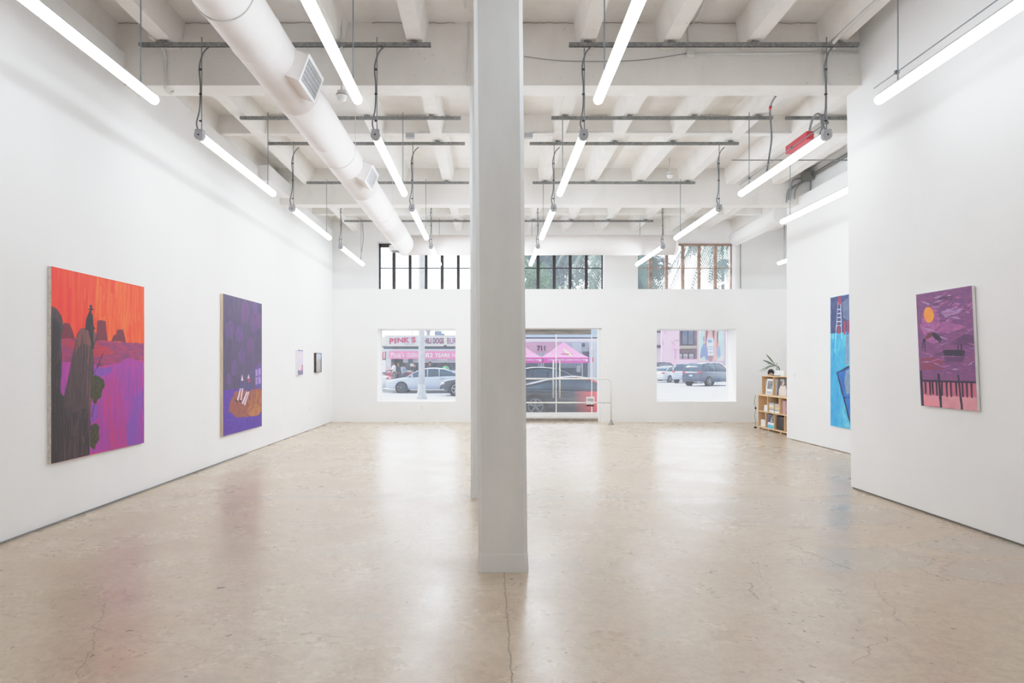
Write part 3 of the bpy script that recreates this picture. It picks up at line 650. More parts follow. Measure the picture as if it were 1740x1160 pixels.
# ================================================================== DUCT
t = thing('air_duct', 'large round white ventilation duct along the left side, turning at the street wall', 'duct', (-2.03, 9, 4.35))
DX, DH, DRr = -2.03, 4.35, .236
q = MB()
def ring_y(y, r): return [(DX + r * math.cos(a), y, DH + r * math.sin(a)) for a in [2 * PI * i / 32 for i in range(32)]]
seams = [-4.0 + 1.24 * i for i in range(17)]
rs = []
for y in seams:
    if y > 15.7: break
    rs += [(y - .015, DRr), (y - .008, DRr + .004), (y + .008, DRr + .004), (y + .015, DRr)]
q.rings([ring_y(*a) for a in rs + [(16.45, DRr)]], True)
q.build('duct_run', DUCTM, t)
q = MB(); pts = [(DX, 16.3, DH), (DX + .02, 16.32, DH), (0, 16.32, DH), (2, 16.32, DH), (4.43, 16.32, DH)]
q.tube([(DX - .1, 16.32, DH)] + pts[2:], DRr, 32); q.build('cross_duct', DUCTM, t)
q = MB()
q.tube([(4.40, 16.32, DH), (4.452, 16.32, DH)], DRr + .006, 32); q.build('end_collar', DUCTM, t)
q = MB(); q.ball((DX, 16.38, DH), DRr * 1.03, 24, 14); q.build('elbow', DUCTM, t)
for y in (2.2, 5.2, 9.1, 12.6):
    q = MB()
    for sx in (-1, 1): q.tube([(DX + sx * (DRr + .005), y, DH), (DX + sx * (DRr + .005), y, JB + .05)], .005, 5)
    q.tube([(DX + (DRr + .006) * math.cos(a), y, DH + (DRr + .006) * math.sin(a)) for a in [PI + PI * i / 16 for i in range(17)]], .006, 5)
    q.build('duct_strap', CONDUIT, t)
def register(yc, ang, ln=.54, hgt=.25, out=.34):
    n = Vector((math.cos(ang), 0, math.sin(ang))); e = Vector((0, 1, 0)); w = e.cross(n)
    c = Vector((DX, yc, DH)); o = c + n * out
    q = MB()
    fr = [o + e * (sx * ln / 2) + w * (sy * hgt / 2) for sx, sy in ((-1, -1), (1, -1), (1, 1), (-1, 1))]
    bk = [c + n * .12 + e * (sx * ln / 2 * 1.0) + w * (sy * hgt / 2 * 1.0) for sx, sy in ((-1, -1), (1, -1), (1, 1), (-1, 1))]
    q.hexa(bk + fr); bt = q.build('register_boot', DUCTM, t)
    q = MB(); g = .03
    def bar(a0, a1, b0, b1, d0=0, d1=.008):
        P = []
        for d in (d0, d1):
            for sx, sy in ((a0, b0), (a1, b0), (a1, b1), (a0, b1)): P.append(o + e * sx + w * sy + n * d)
        q.hexa(P)
    l2, h2 = ln / 2 + .01, hgt / 2 + .01
    bar(-l2, l2, -h2, -h2 + g); bar(-l2, l2, h2 - g, h2); bar(-l2, -l2 + g, -h2 + g, h2 - g); bar(l2 - g, l2, -h2 + g, h2 - g)
    q.build('register_frame', WHITEM, bt)
    q = MB(); bar(-l2 + g, l2 - g, -h2 + g, h2 - g, 0, .002); q.build('grille_back', GRILLD, bt)
    q = MB(); k = 16
    for i in range(k):
        s = -l2 + g + (2 * l2 - 2 * g) * (i + .5) / k; bar(s - .004, s + .004, -h2 + g, h2 - g, .002, .007)
    for i in range(5):
        s = -h2 + g + (2 * h2 - 2 * g) * (i + .5) / 5; bar(-l2 + g, l2 - g, s - .003, s + .003, .002, .007)
    q.build('grille_bars', HOUS, bt)
register(6.55, -.36); register(9.95, -.42)
q = MB(); q.box(DX - .28, DX + .08, 15.7, 16.1, WH(427, 15.9), DH - .1); bt = q.build('register_boot', DUCTM, t)
q = MB(); h = WH(427, 15.9)
q.box(DX - .24, DX + .04, 15.74, 16.06, h - .004, h - .001); q.build('grille_bars', GRILLD, bt)

# ================================================================== CONDUITS, BOXES, DETECTORS
def conduit(pts, label, r=.014, m=CONDUIT, name='conduit', cat='conduit'):
    q = MB(); q.tube(smooth_path(pts, 5), r, 8)
    return tag(q.build(name, m), label, cat)
y = 7.655
t = thing('conduit_run', 'white conduit with junction box along the face of the first beam on the right', 'conduit', (WX(1172, y), y, WH(92, y)))
q = MB(); q.tube([(WX(1172, y), y, WH(92, y)), (4.12, y, WH(89, y))], .013, 8); q.tube(smooth_path([(WX(1172, y), y, WH(92, y)), (WX(1169, y), y, WH(45, y)), (WX(1176, y), y - .1, SLAB - .04), (2.2, 6.4, SLAB - .03)], 5), .012, 8); q.build('pipe', CONDUIT, t)
q = MB(); q.rbox(WX(1166, y), WX(1179, y), y - .045, y + .012, WH(97, y), WH(86, y), .006); q.build('junction_box', CONDUIT, t)
conduit([(WX(890, y), y - .02, WH(97, y)), (WX(960, y), y - .02, WH(105, y)), (WX(1080, y), y - .02, WH(104, y)), (WX(1166, y), y - .02, WH(92, y))], 'thin sagging wire from the column to the junction box on the beam', .005, CABLEL, 'sagging_wire', 'wire')
conduit([(3.74, 6.5, JB - .02), (3.74, 7.3, JB - .02), (WX(1402, y), y - .02, WH(100, y)), (WX(1403, y), y - .02, WH(146, y))], 'white conduit bending down over the first beam near the right partition', .02)
conduit([(WX(280, y), 7.3, JB - .02), (WX(281, y), y - .02, WH(90, y)), (WX(282, y), y - .02, WH(148, y)), (WX(292, 7.8), 7.82, BB - .015), (WX(304, 8.0), 8.05, JB - .03)], 'white conduit curving under the first beam by the left wall', .014)
conduit([(WX(796, 7.6), 4.5, SLAB - .03), (WX(792, y), 7.1, SLAB - .03), (WX(796, y), y - .02, WH(20, y)), (WX(796, y), y - .02, WH(148, y))], 'white conduit running down the first beam beside the column', .014)
conduit([(-3.66, 3.5, JB + .08), (-3.66, 7.0, JB + .08)], 'thin grey conduit along the leftmost joist', .011, CABLE)
conduit([(-2.75, 4.0, JB + .02), (-2.75, 7.4, JB + .02)], 'thin grey conduit along the second joist from the left', .011, CABLEL)
for px, xa, xb, lab in ((697, 712, 797, 'small white junction box on a joist left of the columns with conduit beside it'), (898, 905, 1345, 'small white junction box right of the columns with long conduit beside it')):
    y = 10.45; t = thing('junction_box', lab, 'junction box', (WX(px, y), y, JB - .07), group='ceiling junction boxes')
    q = MB(); q.rbox(WX(px, y) - .065, WX(px, y) + .065, y - .05, y + .05, JB - .07, JB + .0, .008); q.build('box_body', CAPM, t)
    q = MB(); q.tube([(WX(xa, y), y, JB + .02), (WX(xb, y), y, JB + .02)], .012, 7); q.build('pipe', CONDUIT, t)
def detector(x, y, h, top, label):
    t = thing('smoke_detector', label, 'detector', (x, y, h), group='round ceiling detectors')
    q = MB(); q.rings([[(x + r * math.cos(a), y + r * math.sin(a), z) for a in [2 * PI * i / 16 for i in range(16)]] for r, z in ((.02, h), (.045, h + .012), (.055, h + .05), (.062, h + .055), (.062, h + .075), (.05, h + .08), (.05, h + .11))]); q.build('sensor_body', WHITEM, t)
    q = MB(); q.tube([(x, y, h + .1), (x, y, top)], .012, 8); q.build('stem', CONDUIT, t)
    q = MB(); q.tube([(x, y, h + .06), (x, y, h + .068)], .064, 16); q.build('ring', GRILLD, t)
detector(WX(579, 7.4), 7.45, WH(172, 7.45), SLAB, 'white round detector below the first beam left of the columns')
detector(WX(1138, 12.7), 12.7, WH(303, 12.7), SLAB, 'white round detector under a joist right of the columns')
conduit([(WX(1243, 11.3), 11.3, WH(272, 11.3)), (WX(1340, 11.3), 11.3, WH(272, 11.3)), (WX(1440, 11.3), 11.3, WH(272, 11.3))], 'thin grey rod spanning behind the light with the red box', .011, CABLEL, 'support_rod', 'rod')
# electrical box and looping conduits above the side bay wall
t = thing('electrical_box', 'grey electrical box with looping conduits above the side bay wall', 'electrical box', (6.2, 13.25, 5.0))
def sp(px, py, Z=13.33): return ((px - CX) * Z / F, Z, WH(py, Z))
c = Vector(sp(1374, 299, 13.25))
q = MB(); q.rbox(c.x - .11, c.x + .06, c.y - .1, c.y + .1, c.z - .085, c.z + .085, .01); q.build('box_body', FOOT, t)
for a in ([(1368, 305), (1352, 315), (1343, 325), (1340, 340)], [(1362, 302), (1348, 306), (1344, 318), (1343, 340)], [(1377, 306), (1377, 318), (1376, 330)], [(1372, 306), (1360, 312), (1352, 322), (1350, 338)], [(1366, 308), (1345, 318), (1338, 328), (1336, 344)]):
    q = MB(); q.tube(smooth_path([sp(*p) for p in a], 5), .012, 7); q.build('conduit_loop', CABLEL, t)
for dx, dz in ((0, .0), (.02, -.06), (.03, .06)):
    q = MB(); q.tube([(6.2 + dx, c.y - .08, c.z + dz * .4), (6.2 + dx, 7.0, c.z - .02 + dz)], .011, 7); q.build('conduit_run', CABLEL, t)
q = MB(); q.tube([(5.98, 14.0, 4.56), (5.98, 16.6, 4.56)], .17, 20); pp = q.build('white_pipe', WALL)
tag(pp, 'fat white insulated pipe high up near the right end of the street wall', 'pipe')
t = thing('pipe_hanger', 'thin white conduit dropping down the upper street wall at the right', 'conduit', (6.7, 18.07, 4.5))
q = MB(); q.tube(smooth_path([(WX(1275, 17.0), 17.0, WH(382, 17)), (WX(1261, 18.06), 18.06, WH(384, 18.06)), (WX(1258.5, 18.06), 18.06, WH(395, 18.06)), (WX(1258.5, 18.06), 18.06, WH(490, 18.06))], 5), .012, 7); q.build('pipe', CABLEL, t)
# pull cords near the back wall
for x, z, h0, lab in ((-3.12, 16.75, 4.05, 'thin grey cable dropping to the farthest light by the left wall'), (WX(1130, 16.4), 16.62, 4.03, 'thin grey cable dropping to the farthest light by the right partition')):
    conduit([(x, z, SH), (x + .02, z, SH - .35), (x - .01, z, h0 + .3), (x - .05, z, h0)], lab, .008, CABLE, 'drop_cable', 'cable')
# cable along the left wall base, outlets and switch
conduit([(XL + .025, 4.9, .012), (XL + .03, 6.4, .012), (XL + .05, 7.2, .012), (XL + .02, 8.4, .012), (XL + .05, 9.4, .012), (XL + .02, 11.5, .012)], 'dark thin cable lying along the foot of the left wall', .006, CABLE, 'floor_cable', 'cable')
def plate(name, x, y, z, axis, lab):
    t = thing(name, lab, 'electrical outlet' if 'outlet' in name else 'light switch', (x, y, z))
    q = MB(); w, h = .038, .06
    if axis == 'x+': q.rbox(x, x + .008, y - w, y + w, z - h, z + h, .003)
    elif axis == 'x-': q.rbox(x - .008, x, y - w, y + w, z - h, z + h, .003)
    else: q.rbox(x - w, x + w, y - .008, y, z - h, z + h, .003)
    q.build('cover_plate', WHITEM, t)
    q = MB()
    for d in ((-.022, .022) if 'outlet' in name else (0,)):
        if axis == 'x+': q.rbox(x + .006, x + .011, y - .014, y + .014, z + d - .014, z + d + .014, .002)
        elif axis == 'x-': q.rbox(x - .011, x - .006, y - .014, y + .014, z + d - .02, z + d + .02, .002)
        else: q.rbox(x - .014, x + .014, y - .011, y - .006, z + d - .014, z + d + .014, .002)
    q.build('socket' if 'outlet' in name else 'rocker', HOUS, t)
plate('wall_outlet', XL, 15.56, .48, 'x+', 'white outlet low on the left wall beneath the small paintings')
plate('wall_outlet', WX(717.5, 17.8), 17.8, .38, 'y', 'white outlet under the left shop window')
plate('light_switch', 6.05, 13.55, 1.29, 'x-', 'white switch plate near the end of the side bay wall')

# ================================================================== PAINTINGS
def strokes_v(n, u0, u1, v0, v1, ms, w=(.004, .012), l=(.08, .3), seed=1):     # vertical brush strokes
    r_ = random.Random(seed); out = []
    for _ in range(n):
        u, v, ww, ll = r_.uniform(u0, u1), r_.uniform(v0, v1), r_.uniform(*w), r_.uniform(*l)
        vb, vt = max(v - ll / 2, v0), min(v + ll / 2, v1)
        if vt - vb < .035: continue
        f = (u - u0) / (u1 - u0); m = ms[min(int(max(0, min(.999, f + r_.uniform(-.22, .22))) * len(ms)), len(ms) - 1)]
        out.append(([(u - ww, vb), (u + ww * r_.uniform(.3, 1), vb + .008), (u + ww, vt - .012), (u, vt)], m))
    return out
def inside(u, v, P):
    c = False
    for (x1, y1), (x2, y2) in zip(P, P[1:] + P[:1]):
        if (y1 > v) != (y2 > v) and u < (x2 - x1) * (v - y1) / (y2 - y1) + x1: c = not c
    return c
def strokes_in(n, P, ms, w=(.004, .012), l=(.04, .16), seed=2):     # strokes that stay inside one painted shape
    us, vs_ = [p[0] for p in P], [p[1] for p in P]; out = []
    for pts, m in strokes_v(n * 3, min(us), max(us), min(vs_), max(vs_), ms, w, l, seed):
        if all(inside(u, v, P) for u, v in pts): out.append((pts, m))
        if len(out) >= n: break
    return out
def pm(name, a, b_, st=(1, 1, 1), sc=10, lo=.35, hi=.65, rough=.6): return mat('paint_' + name, a, rough, rgb2=b_, scale=sc, stretch=st, bump=.12, bscale=30, lo=lo, hi=hi, detail=6)
VS = (6, 6, .5)     # vertical brush streaks
def painting(label, side, X, Z0, w, h0, h, depth, edge_m, polys, base_m, frame=None, tilt=0):
    xw = X + (depth if side == 'L' else -depth)            # front face
    xf = xw
    loc = (X, Z0 + (w / 2 if side == 'L' else -w / 2), h0)
    t = thing('painting', label, 'painting', loc)
    s = 1 if side == 'L' else -1
    def P(u, v, layer):
        return (xf + s * .00005 * layer, Z0 + s * u * w, h0 + v * h)
    ya, yb = sorted((Z0, Z0 + s * w))
    q = MB(); q.rbox(min(X, xf - s * .001), max(X, xf - s * .001), ya, yb, h0, h0 + h, .003); q.build('canvas_edge' if frame is None else 'panel_edge', edge_m, t)
    q = MB(); mats = [base_m]; placed = []
    q.poly([P(0, 0, 1), P(1, 0, 1), P(1, 1, 1), P(0, 1, 1)])
    for i, (pts, m) in enumerate(polys):
        if m not in mats: mats.append(m)
        q.mi = mats.index(m)
        # rough brush edge: subdivide and jitter (thin strokes hardly)
        thin = min(max(p[0] for p in pts) - min(p[0] for p in pts), max(p[1] for p in pts) - min(p[1] for p in pts)) < .06
        P2 = []
        for a, c in zip(pts, pts[1:] + pts[:1]):
            k = max(1, int(math.hypot(a[0] - c[0], a[1] - c[1]) / .04))
            for j in range(k):
                f = j / k; jt = 0 if j == 0 else (.0006 if thin else .004)
                P2.append((min(max(a[0] + (c[0] - a[0]) * f + random.uniform(-jt, jt), 0), 1), min(max(a[1] + (c[1] - a[1]) * f + random.uniform(-jt, jt), 0), 1)))
        bb = (min(p[0] for p in P2), max(p[0] for p in P2), min(p[1] for p in P2), max(p[1] for p in P2))
        ly = 1 + max([0] + [l for b0, l in placed if b0[0] < bb[1] and b0[1] > bb[0] and b0[2] < bb[3] and b0[3] > bb[2]])
        placed.append((bb, ly)); 
        rv, _, rf, *_ = delaunay_2d_cdt([Vector(p) for p in P2], [], [list(range(len(P2)))], 1, 1e-5)      # no triangle overlaps another
        bv = [q.b.verts.new(P(c.x, c.y, 1 + ly)) for c in rv]
        for tri in rf: q._f([bv[k] for k in tri])
    for f in q.b.faces:
        f.normal_update()
        if f.normal.x * s < 0: f.normal_flip()
    q.build('painted_face', mats, t, recalc=False)
    if frame:
        fm, fw, fd = frame
        q = MB(); xa, xb = sorted((X, xf + s * fd))
        q.box(xa, xb, ya - fw, yb + fw, h0 - fw, h0); q.box(xa, xb, ya - fw, yb + fw, h0 + h, h0 + h + fw); q.box(xa, xb, ya - fw, ya, h0, h0 + h); q.box(xa, xb, yb, yb + fw, h0, h0 + h)
        q.build('frame', fm, t)
    if tilt: t.rotation_euler.y = tilt
    return t
CANV = mat('bare_canvas_edge', (225, 222, 216), .8, rgb2=(205, 200, 192), scale=30)
# the red desert painting
red, org = pm('red', (238, 48, 48), (250, 80, 44), VS, 3), pm('orange', (252, 96, 44), (246, 66, 44), VS, 4)
org2 = pm('bright_orange', (255, 118, 56), (250, 84, 42), VS, 5)
rk, rkd, rkh = pm('rock', (92, 68, 72), (66, 54, 60), VS, 8), pm('dark_rock', (66, 54, 58), (48, 42, 48), VS, 9), pm('rock_light', (134, 84, 80), (104, 66, 70), VS, 8)
mes, bnd, bn2 = pm('mesa', (112, 50, 70), (128, 40, 56), VS, 8), pm('plain_band', (170, 58, 100), (128, 58, 110), (2, 2, 8), 4), pm('red_band', (190, 50, 66), (160, 56, 90), (2, 2, 8), 5)
mag, vio, stk = pm('magenta', (182, 58, 152), (150, 62, 158), VS, 4), pm('violet', (140, 74, 170), (122, 70, 168), VS, 5), pm('magenta_streak', (186, 52, 120), (160, 56, 150), VS, 6)
figm, bsh, brn = pm('dark_figure', (44, 36, 46), (58, 46, 54)), pm('bush', (78, 74, 46), (52, 52, 38), sc=25), pm('branch', (70, 40, 56), (50, 34, 48))
D = P1
drips = []
for i in range(12):
    u = random.uniform(.42, .98); w_ = random.uniform(.002, .005); v1 = random.uniform(.3, .42); drips.append(([(u, 0), (u + w_, 0), (u + w_ * .6, v1), (u, v1)], stk if i % 2 else vio))
painting('large painting of a red desert sky with hatted figure on a dark rock', 'L', XL, 6.337, 1.706, .577, 1.835, .035, CANV,
    strokes_v(330, 0, 1, .63, 1, (red, red, org, org2, org2, org), (.006, .02), (.08, .32), 4) + [(D['band'], bnd), (D['butte_l'], mes), (D['butte_m'], mes), (D['butte_r'], mes), (D['band2'], bn2), (D['plain'], mag), (D['streak'], stk)] + strokes_in(170, D['plain'], (vio, mag, stk, mag, vio), (.003, .009), (.05, .2), 5) + drips +
    [(D['violet'], vio)] + strokes_in(40, D['violet'], (vio, mag), (.003, .008), (.05, .15), 6) + [(D['violet2'], vio), (D['violet2'], vio), (D['violet3'], vio), (D['rock'], rk), (D['rockhi'], rkh), (D['rockdark'], rkd)] + strokes_in(150, D['rock'], (rkd, rk, rk, rkh), (.003, .009), (.04, .18), 7) + strokes_in(90, D['rockdark'], (rkd, rk, rkd), (.003, .009), (.05, .2), 8) + [(D['man'], figm), (D['hat'], figm), (D['br1'], brn), (D['br2'], brn), (D['br3'], brn), (D['br4'], brn), (D['bush1'], bsh), (D['bush2'], bsh)], red)
# the violet night painting
pb, po, po2 = pm('dusk', (94, 78, 112), (80, 72, 98), (4, 4, 1), 4), pm('dusk_orb', (110, 80, 134), (98, 74, 122), VS, 4), pm('dusk_orb_red', (114, 78, 124), (100, 72, 114), VS, 4)
pb2, po3 = pm('dusk_green', (92, 86, 106), (82, 82, 96), VS, 4), pm('dusk_plum', (104, 80, 126), (90, 74, 112), VS, 4)
pg, prg, pry = pm('violet_ground', (100, 66, 166), (82, 58, 146), (3, 3, 3), 8), pm('rust_rug', (158, 96, 78), (136, 76, 70), (3, 3, 3), 12), pm('ochre', (186, 128, 66), (160, 98, 66), (3, 3, 3), 14)
pry2, pg2 = pm('dark_rust', (134, 78, 72), (120, 70, 70)), pm('indigo_ground', (84, 58, 158), (76, 54, 146))
skin, blu, rdd, lav, pwn = pm('pale_limb', (226, 206, 216), (204, 180, 204)), pm('slate_blue', (84, 84, 128), (70, 70, 116)), pm('soft_red', (176, 74, 104), (150, 66, 100)), pm('lavender_pane', (170, 140, 196), (146, 118, 180)), pm('dim_violet', (104, 90, 150), (92, 78, 140))
WOOD = mat('pale_stretcher_wood', (222, 204, 184), .6, rgb2=(206, 186, 164), scale=6, stretch=(4, 4, .4))
D = P2
painting('tall violet painting of two seated figures with pointed hats on a rust rug', 'L', XL, 10.397, 1.77, .405, 2.175, .046, WOOD,
    strokes_v(200, 0, 1, .32, 1, (pb, pb2, po3, pb2, pb), (.006, .02), (.04, .2), 9) + [(D[f'o{i}'], po if i % 3 else po2) for i in range(10)] + strokes_v(260, 0, 1, .33, 1, (pb, pb2, po3, pb), (.003, .012), (.04, .12), 10) + [(D['ground'], pg), (D['win'], pwn), (D['wtop'], po)] + [(D[f'wp{i}'], lav) for i in (1, 2, 3, 4)] + [(D['rug'], prg), (D['rugy'], pry)] + strokes_in(110, D['rug'], (prg, pry2, prg, pry), (.006, .02), (.036, .06), 11) + strokes_v(60, 0, 1, 0, .1, (pg, pg2), (.005, .02), (.04, .08), 12) +
    [(D[f'leg{i}'], skin) for i in (1, 2, 3, 4)] + [(D['body1'], blu), (D['hat1'], skin), (D['body2'], blu), (D['red2'], rdd), (D['hat2'], skin), (D['shoe1'], figm), (D['shoe2'], figm)], pb)
# two small paintings farther along
lv, gr, rb = pm('pale_lilac', (216, 202, 226), (206, 190, 220)), pm('slate', (134, 130, 156), (116, 110, 140)), pm('brick_red', (200, 134, 140), (186, 120, 128))
painting('small lilac painting with grey bottom edge, left of the framed landscape', 'L', XL, 14.43, .41, 1.276, .535, .05, WHITEM,
    [([(0, .955), (1, .955), (1, 1), (0, 1)], gr), ([(0, 0), (1, 0), (1, .16), (.6, .2), (.5, .16), (.25, .2), (0, .18)], gr), ([(.68, .17), (1, .17), (1, .4), (.72, .42)], rb), ([(.32, .76), (.42, .78), (.44, .72), (.38, .7)], rdd), ([(.0, .8), (.5, .86), (.7, .7), (.3, .6), (.05, .7)], pm('pink_lilac', (228, 200, 218), (218, 198, 224)))], lv)
ps, pgb = pm('pale_sky', (188, 200, 216), (172, 186, 206)), pm('misty_green', (172, 176, 172), (150, 156, 156))
painting('small pale landscape in dark brown frame near the left corner', 'L', XL, 15.96, .49, 1.325, .435, .045, mat('walnut_frame', (84, 60, 46), .5, rgb2=(64, 46, 36)),
    [([(0, 0), (1, 0), (1, .6), (.8, .68), (.5, .74), (.3, .7), (.2, .6), (0, .5)], pgb), ([(.25, .4), (.6, .5), (.62, .72), (.3, .68)], pm('dun', (186, 172, 160), (164, 156, 150))), ([(.9, 0), (1, 0), (1, .8), (.93, .8)], gr)], ps, frame=(mat('walnut_frame', (84, 60, 46), .5), .012, .01))
# the blue diving painting in the side bay
bd, bl, bl2, bl3, bg = pm('navy', (52, 66, 116), (72, 84, 124), sc=14), pm('aqua', (84, 186, 226), (56, 160, 216), (2, 2, 1), 5), pm('cobalt', (44, 116, 196), (40, 96, 176), sc=8), pm('deep_aqua', (46, 150, 214), (62, 168, 222), sc=6), pm('grey_blue', (130, 156, 180), (112, 140, 172), sc=8)
bd2, bl4 = pm('slate_navy', (84, 96, 134), (66, 80, 124)), pm('pale_aqua', (120, 202, 232), (96, 188, 226))
wht, ink, rdf = pm('chalk_white', (214, 218, 230), (190, 198, 218)), pm('ink_blue', (34, 44, 70), (28, 36, 60)), pm('figure_red', (172, 70, 92), (140, 62, 92))
D = P5
painting('tall blue painting with a ladder, partly hidden by the right partition', 'R', 6.05, 12.06, 1.75, .42, 2.26, .03, CANV,
    [(D['pale'], pm('pale_aqua', (120, 202, 232), (96, 188, 226))), (D['deep'], bl3), (D['pale2'], pm('pale_aqua', (120, 202, 232), (96, 188, 226))), ([(0, .72), (1, .72), (1, 1), (0, 1)], bd)] + strokes_v(90, 0, 1, .72, 1, (bd, bd2, bd), (.006, .02), (.04, .08), 13) + strokes_v(160, 0, .5, 0, .71, (bl3, bl, bl4), (.008, .025), (.05, .18), 14) + [(D['cloud'], pm('grey_cloud', (110, 124, 152), (90, 104, 140))), (D['greyup'], bg), (D['l1'], wht), (D['l2'], wht)] + [(D[f'r{i}'], wht) for i in range(6)] +
    [(D['f1'], rdf), (D['f2'], rdf), (D['f3'], rdf), (D['f4'], rdf), (D['dark'], ink), (D['blue'], bl2), (D['blue2'], bl2), (D['grey'], bg)], bl)
# the magenta sunset painting on the partition
m0, m1, m2, m3 = pm('plum', (142, 82, 128), (118, 74, 128), (3, 3, 9), 5), pm('orchid', (186, 104, 158), (150, 88, 146), (3, 3, 9), 6), pm('pale_lilac_stroke', (186, 150, 196), (156, 112, 168), (3, 3, 9), 8), pm('dark_plum', (98, 62, 104), (112, 68, 112), (3, 3, 9), 7)
sn, sn2, dk, rs, ps1, ps2, wm = pm('sun', (250, 168, 52), (248, 146, 66), sc=6), pm('sun_edge', (240, 130, 80), (226, 110, 100)), pm('ink_plum', (58, 44, 72), (46, 38, 62)), pm('rust_body', (126, 62, 72), (104, 54, 70)), pm('coral_sand', (240, 138, 148), (224, 150, 164), sc=6), pm('sand_pink', (224, 158, 166), (206, 132, 148), sc=6), pm('warm_red', (150, 66, 92), (136, 70, 104), (3, 3, 9), 6)
D = P6
strokes = []
for i in range(110):
    u, v = random.uniform(.05, .9), random.uniform(.3, .97); l = random.uniform(.08, .3); a = random.uniform(-.25, .35); th = random.uniform(.003, .011)
    strokes.append(([(u, v), (u + l * .5, v + a * l * .5 - th), (u + l, v + a * l), (u + l * .5, v + a * l * .5 + th)], random.choice((m1, m1, m2, m3, m0))))
painting('magenta painting of an orange sun over a dark boat on the right partition', 'R', 4.336, 6.817, .787, 1.089, 1.11, .028, WHITEM,
    [(D['glow'], m1), (D['pk2'], m1), (D['lav'], m2), (D['dk'], m3), (D['cl3'], m3), (D['warm'], wm)] + strokes + [(D['sun'], sn), (D['refl'], m3), (D['hull2'], m3), (D['boat'], dk), (D['mast1'], dk), (D['mast2'], dk), (D['pinkst'], m2), (D['back'], rs), (D['legs'], dk), (D['legs2'], dk), (D['arm1'], dk), (D['arm2'], dk),
     (D['low'], pm('picket_rose', (186, 92, 120), (206, 116, 136), VS, 8)), (D['sand'], ps2), (D['sand2'], ps1), (D['rail'], dk)] + [(D[f'k{i}'], dk) for i in range(11)] + [(D['post1'], dk), (D['post2'], dk), (D['post3'], dk)], m0, tilt=-LEAN)
# ================================================================== BOOKCASE AND WHAT STANDS ON IT
bc = thing('bookcase', 'birch plywood bookcase of stepped open cubes beyond the side bay wall', 'bookcase', (6.5, 15.05, 0))
BX, BZ0, BZ1 = 6.3, 14.05, 16.03; DEP = .42; TK = .022
def shelf(name, x0, x1, y0, y1, z0, z1): return box_part(name, PLY, bc, x0, x1, y0, y1, z0, z1)
shelf('shelf', BX, BX + DEP, BZ0, BZ1, .035, .035 + TK + .01)
shelf('shelf', BX, BX + DEP, BZ0, BZ1, .405, .405 + TK)
shelf('shelf', BX, BX + DEP, BZ0, BZ1, .775, .81)
for y in (BZ0 + TK, 14.6, 15.14, 15.61, BZ1): shelf('divider', BX, BX + DEP, y - TK, y, .067, .405)
for y in (BZ0 + TK, 14.22, 14.87, 15.5, BZ1): shelf('divider', BX, BX + DEP, y - TK, y, .427, .775)
UX = 6.385
shelf('shelf', UX, BX + DEP, BZ0, BZ1, 1.22, 1.243)
for y in (BZ0 + TK, 14.62, 15.38, BZ1): shelf('divider', UX, BX + DEP, y - TK, y, .81, 1.22)
shelf('back_panel', BX + DEP, BX + DEP + .01, BZ0, BZ1, .035, 1.243)
for y in (14.1, 14.8, 15.45, 15.98):
    for x in (BX + .02, BX + DEP - .06): shelf('foot', x, x + .04, y, y + .05, 0, .035)
def bm_(name, c, c2=None): return mat('book_' + name, c, .5, rgb2=c2 or tuple(int(v * .94) for v in c), scale=12)
PAGE = mat('page_edges', (236, 230, 220), .8, rgb2=(220, 214, 204), scale=3, stretch=(1, 1, 80))
bw, bgy, bdk, bpk, bpp, bbl, bye, bbr = bm_('white', (240, 240, 240)), bm_('grey', (176, 180, 188)), bm_('black', (48, 44, 46), (84, 78, 76)), bm_('pink', (228, 190, 190)), bm_('purple', (170, 148, 192)), bm_('blue', (96, 190, 224)), bm_('yellow', (236, 206, 150)), bm_('tan', (206, 180, 160))
def flat_book(x, y, z, w, d, h, m, label, group, rz=0):      # lies flat: cover, pages
    t = thing('book', label, 'book', (x, y, z), rz, group)
    q = MB(); q.box(-.0, d, -w / 2, w / 2, 0, .003); q.box(0, d, -w / 2, w / 2, h - .003, h); q.box(0, .003, -w / 2, w / 2, .003, h - .003)
    o = q.build('cover', m); o.parent = t
    q = MB(); q.box(.0035, d - .004, -w / 2 + .004, w / 2 - .004, .003, h - .003); o = q.build('pages', PAGE); o.parent = t
    return t
def up_book(x, y, z, th, d, h, m, label, group, rz=0):        # stands upright, spine toward the room
    t = thing('book', label, 'book', (x, y, z), rz, group)
    q = MB(); q.box(0, d, -th / 2, -th / 2 + .003, 0, h); q.box(0, d, th / 2 - .003, th / 2, 0, h); q.box(0, .003, -th / 2, th / 2, 0, h)
    o = q.build('cover', m); o.parent = t
    q = MB(); q.box(.003, d - .004, -th / 2 + .003, th / 2 - .003, .004, h - .004); o = q.build('pages', PAGE); o.parent = t
    return t
def face_book(y, z, w, h, m, label, x, motif, group='display copies on the top tier', cat='magazine'):     # leans with its front cover toward the room
    t = thing('magazine', label, cat, (x, y, z), 0, group); t.rotation_euler.y = .12
    q = MB(); q.box(0, .012, -w / 2, w / 2, 0, h); o = q.build('cover', m); o.parent = t
    for i, (pts, mm) in enumerate(motif):
        q = MB(); q.poly([(-.0008 - .0006 * i, -(u - .5) * w, v * h) for u, v in pts]); o = q.build('cover_picture', mm); o.parent = t
    return t
def rc(a, b, c, d): return [(a, b), (c, b), (c, d), (a, d)]
pic = bm_('photo', (80, 78, 84), (150, 148, 150)); skn = bm_('skin', (206, 170, 156)); coat = bm_('cream_coat', (226, 206, 196))
face_book(15.67, .812, .36, .36, bw, 'white magazine with black and white photo, left on the top tier', 6.405, [(rc(.15, .35, .95, .88), pic), (rc(.2, .05, .9, .2), bgy)])
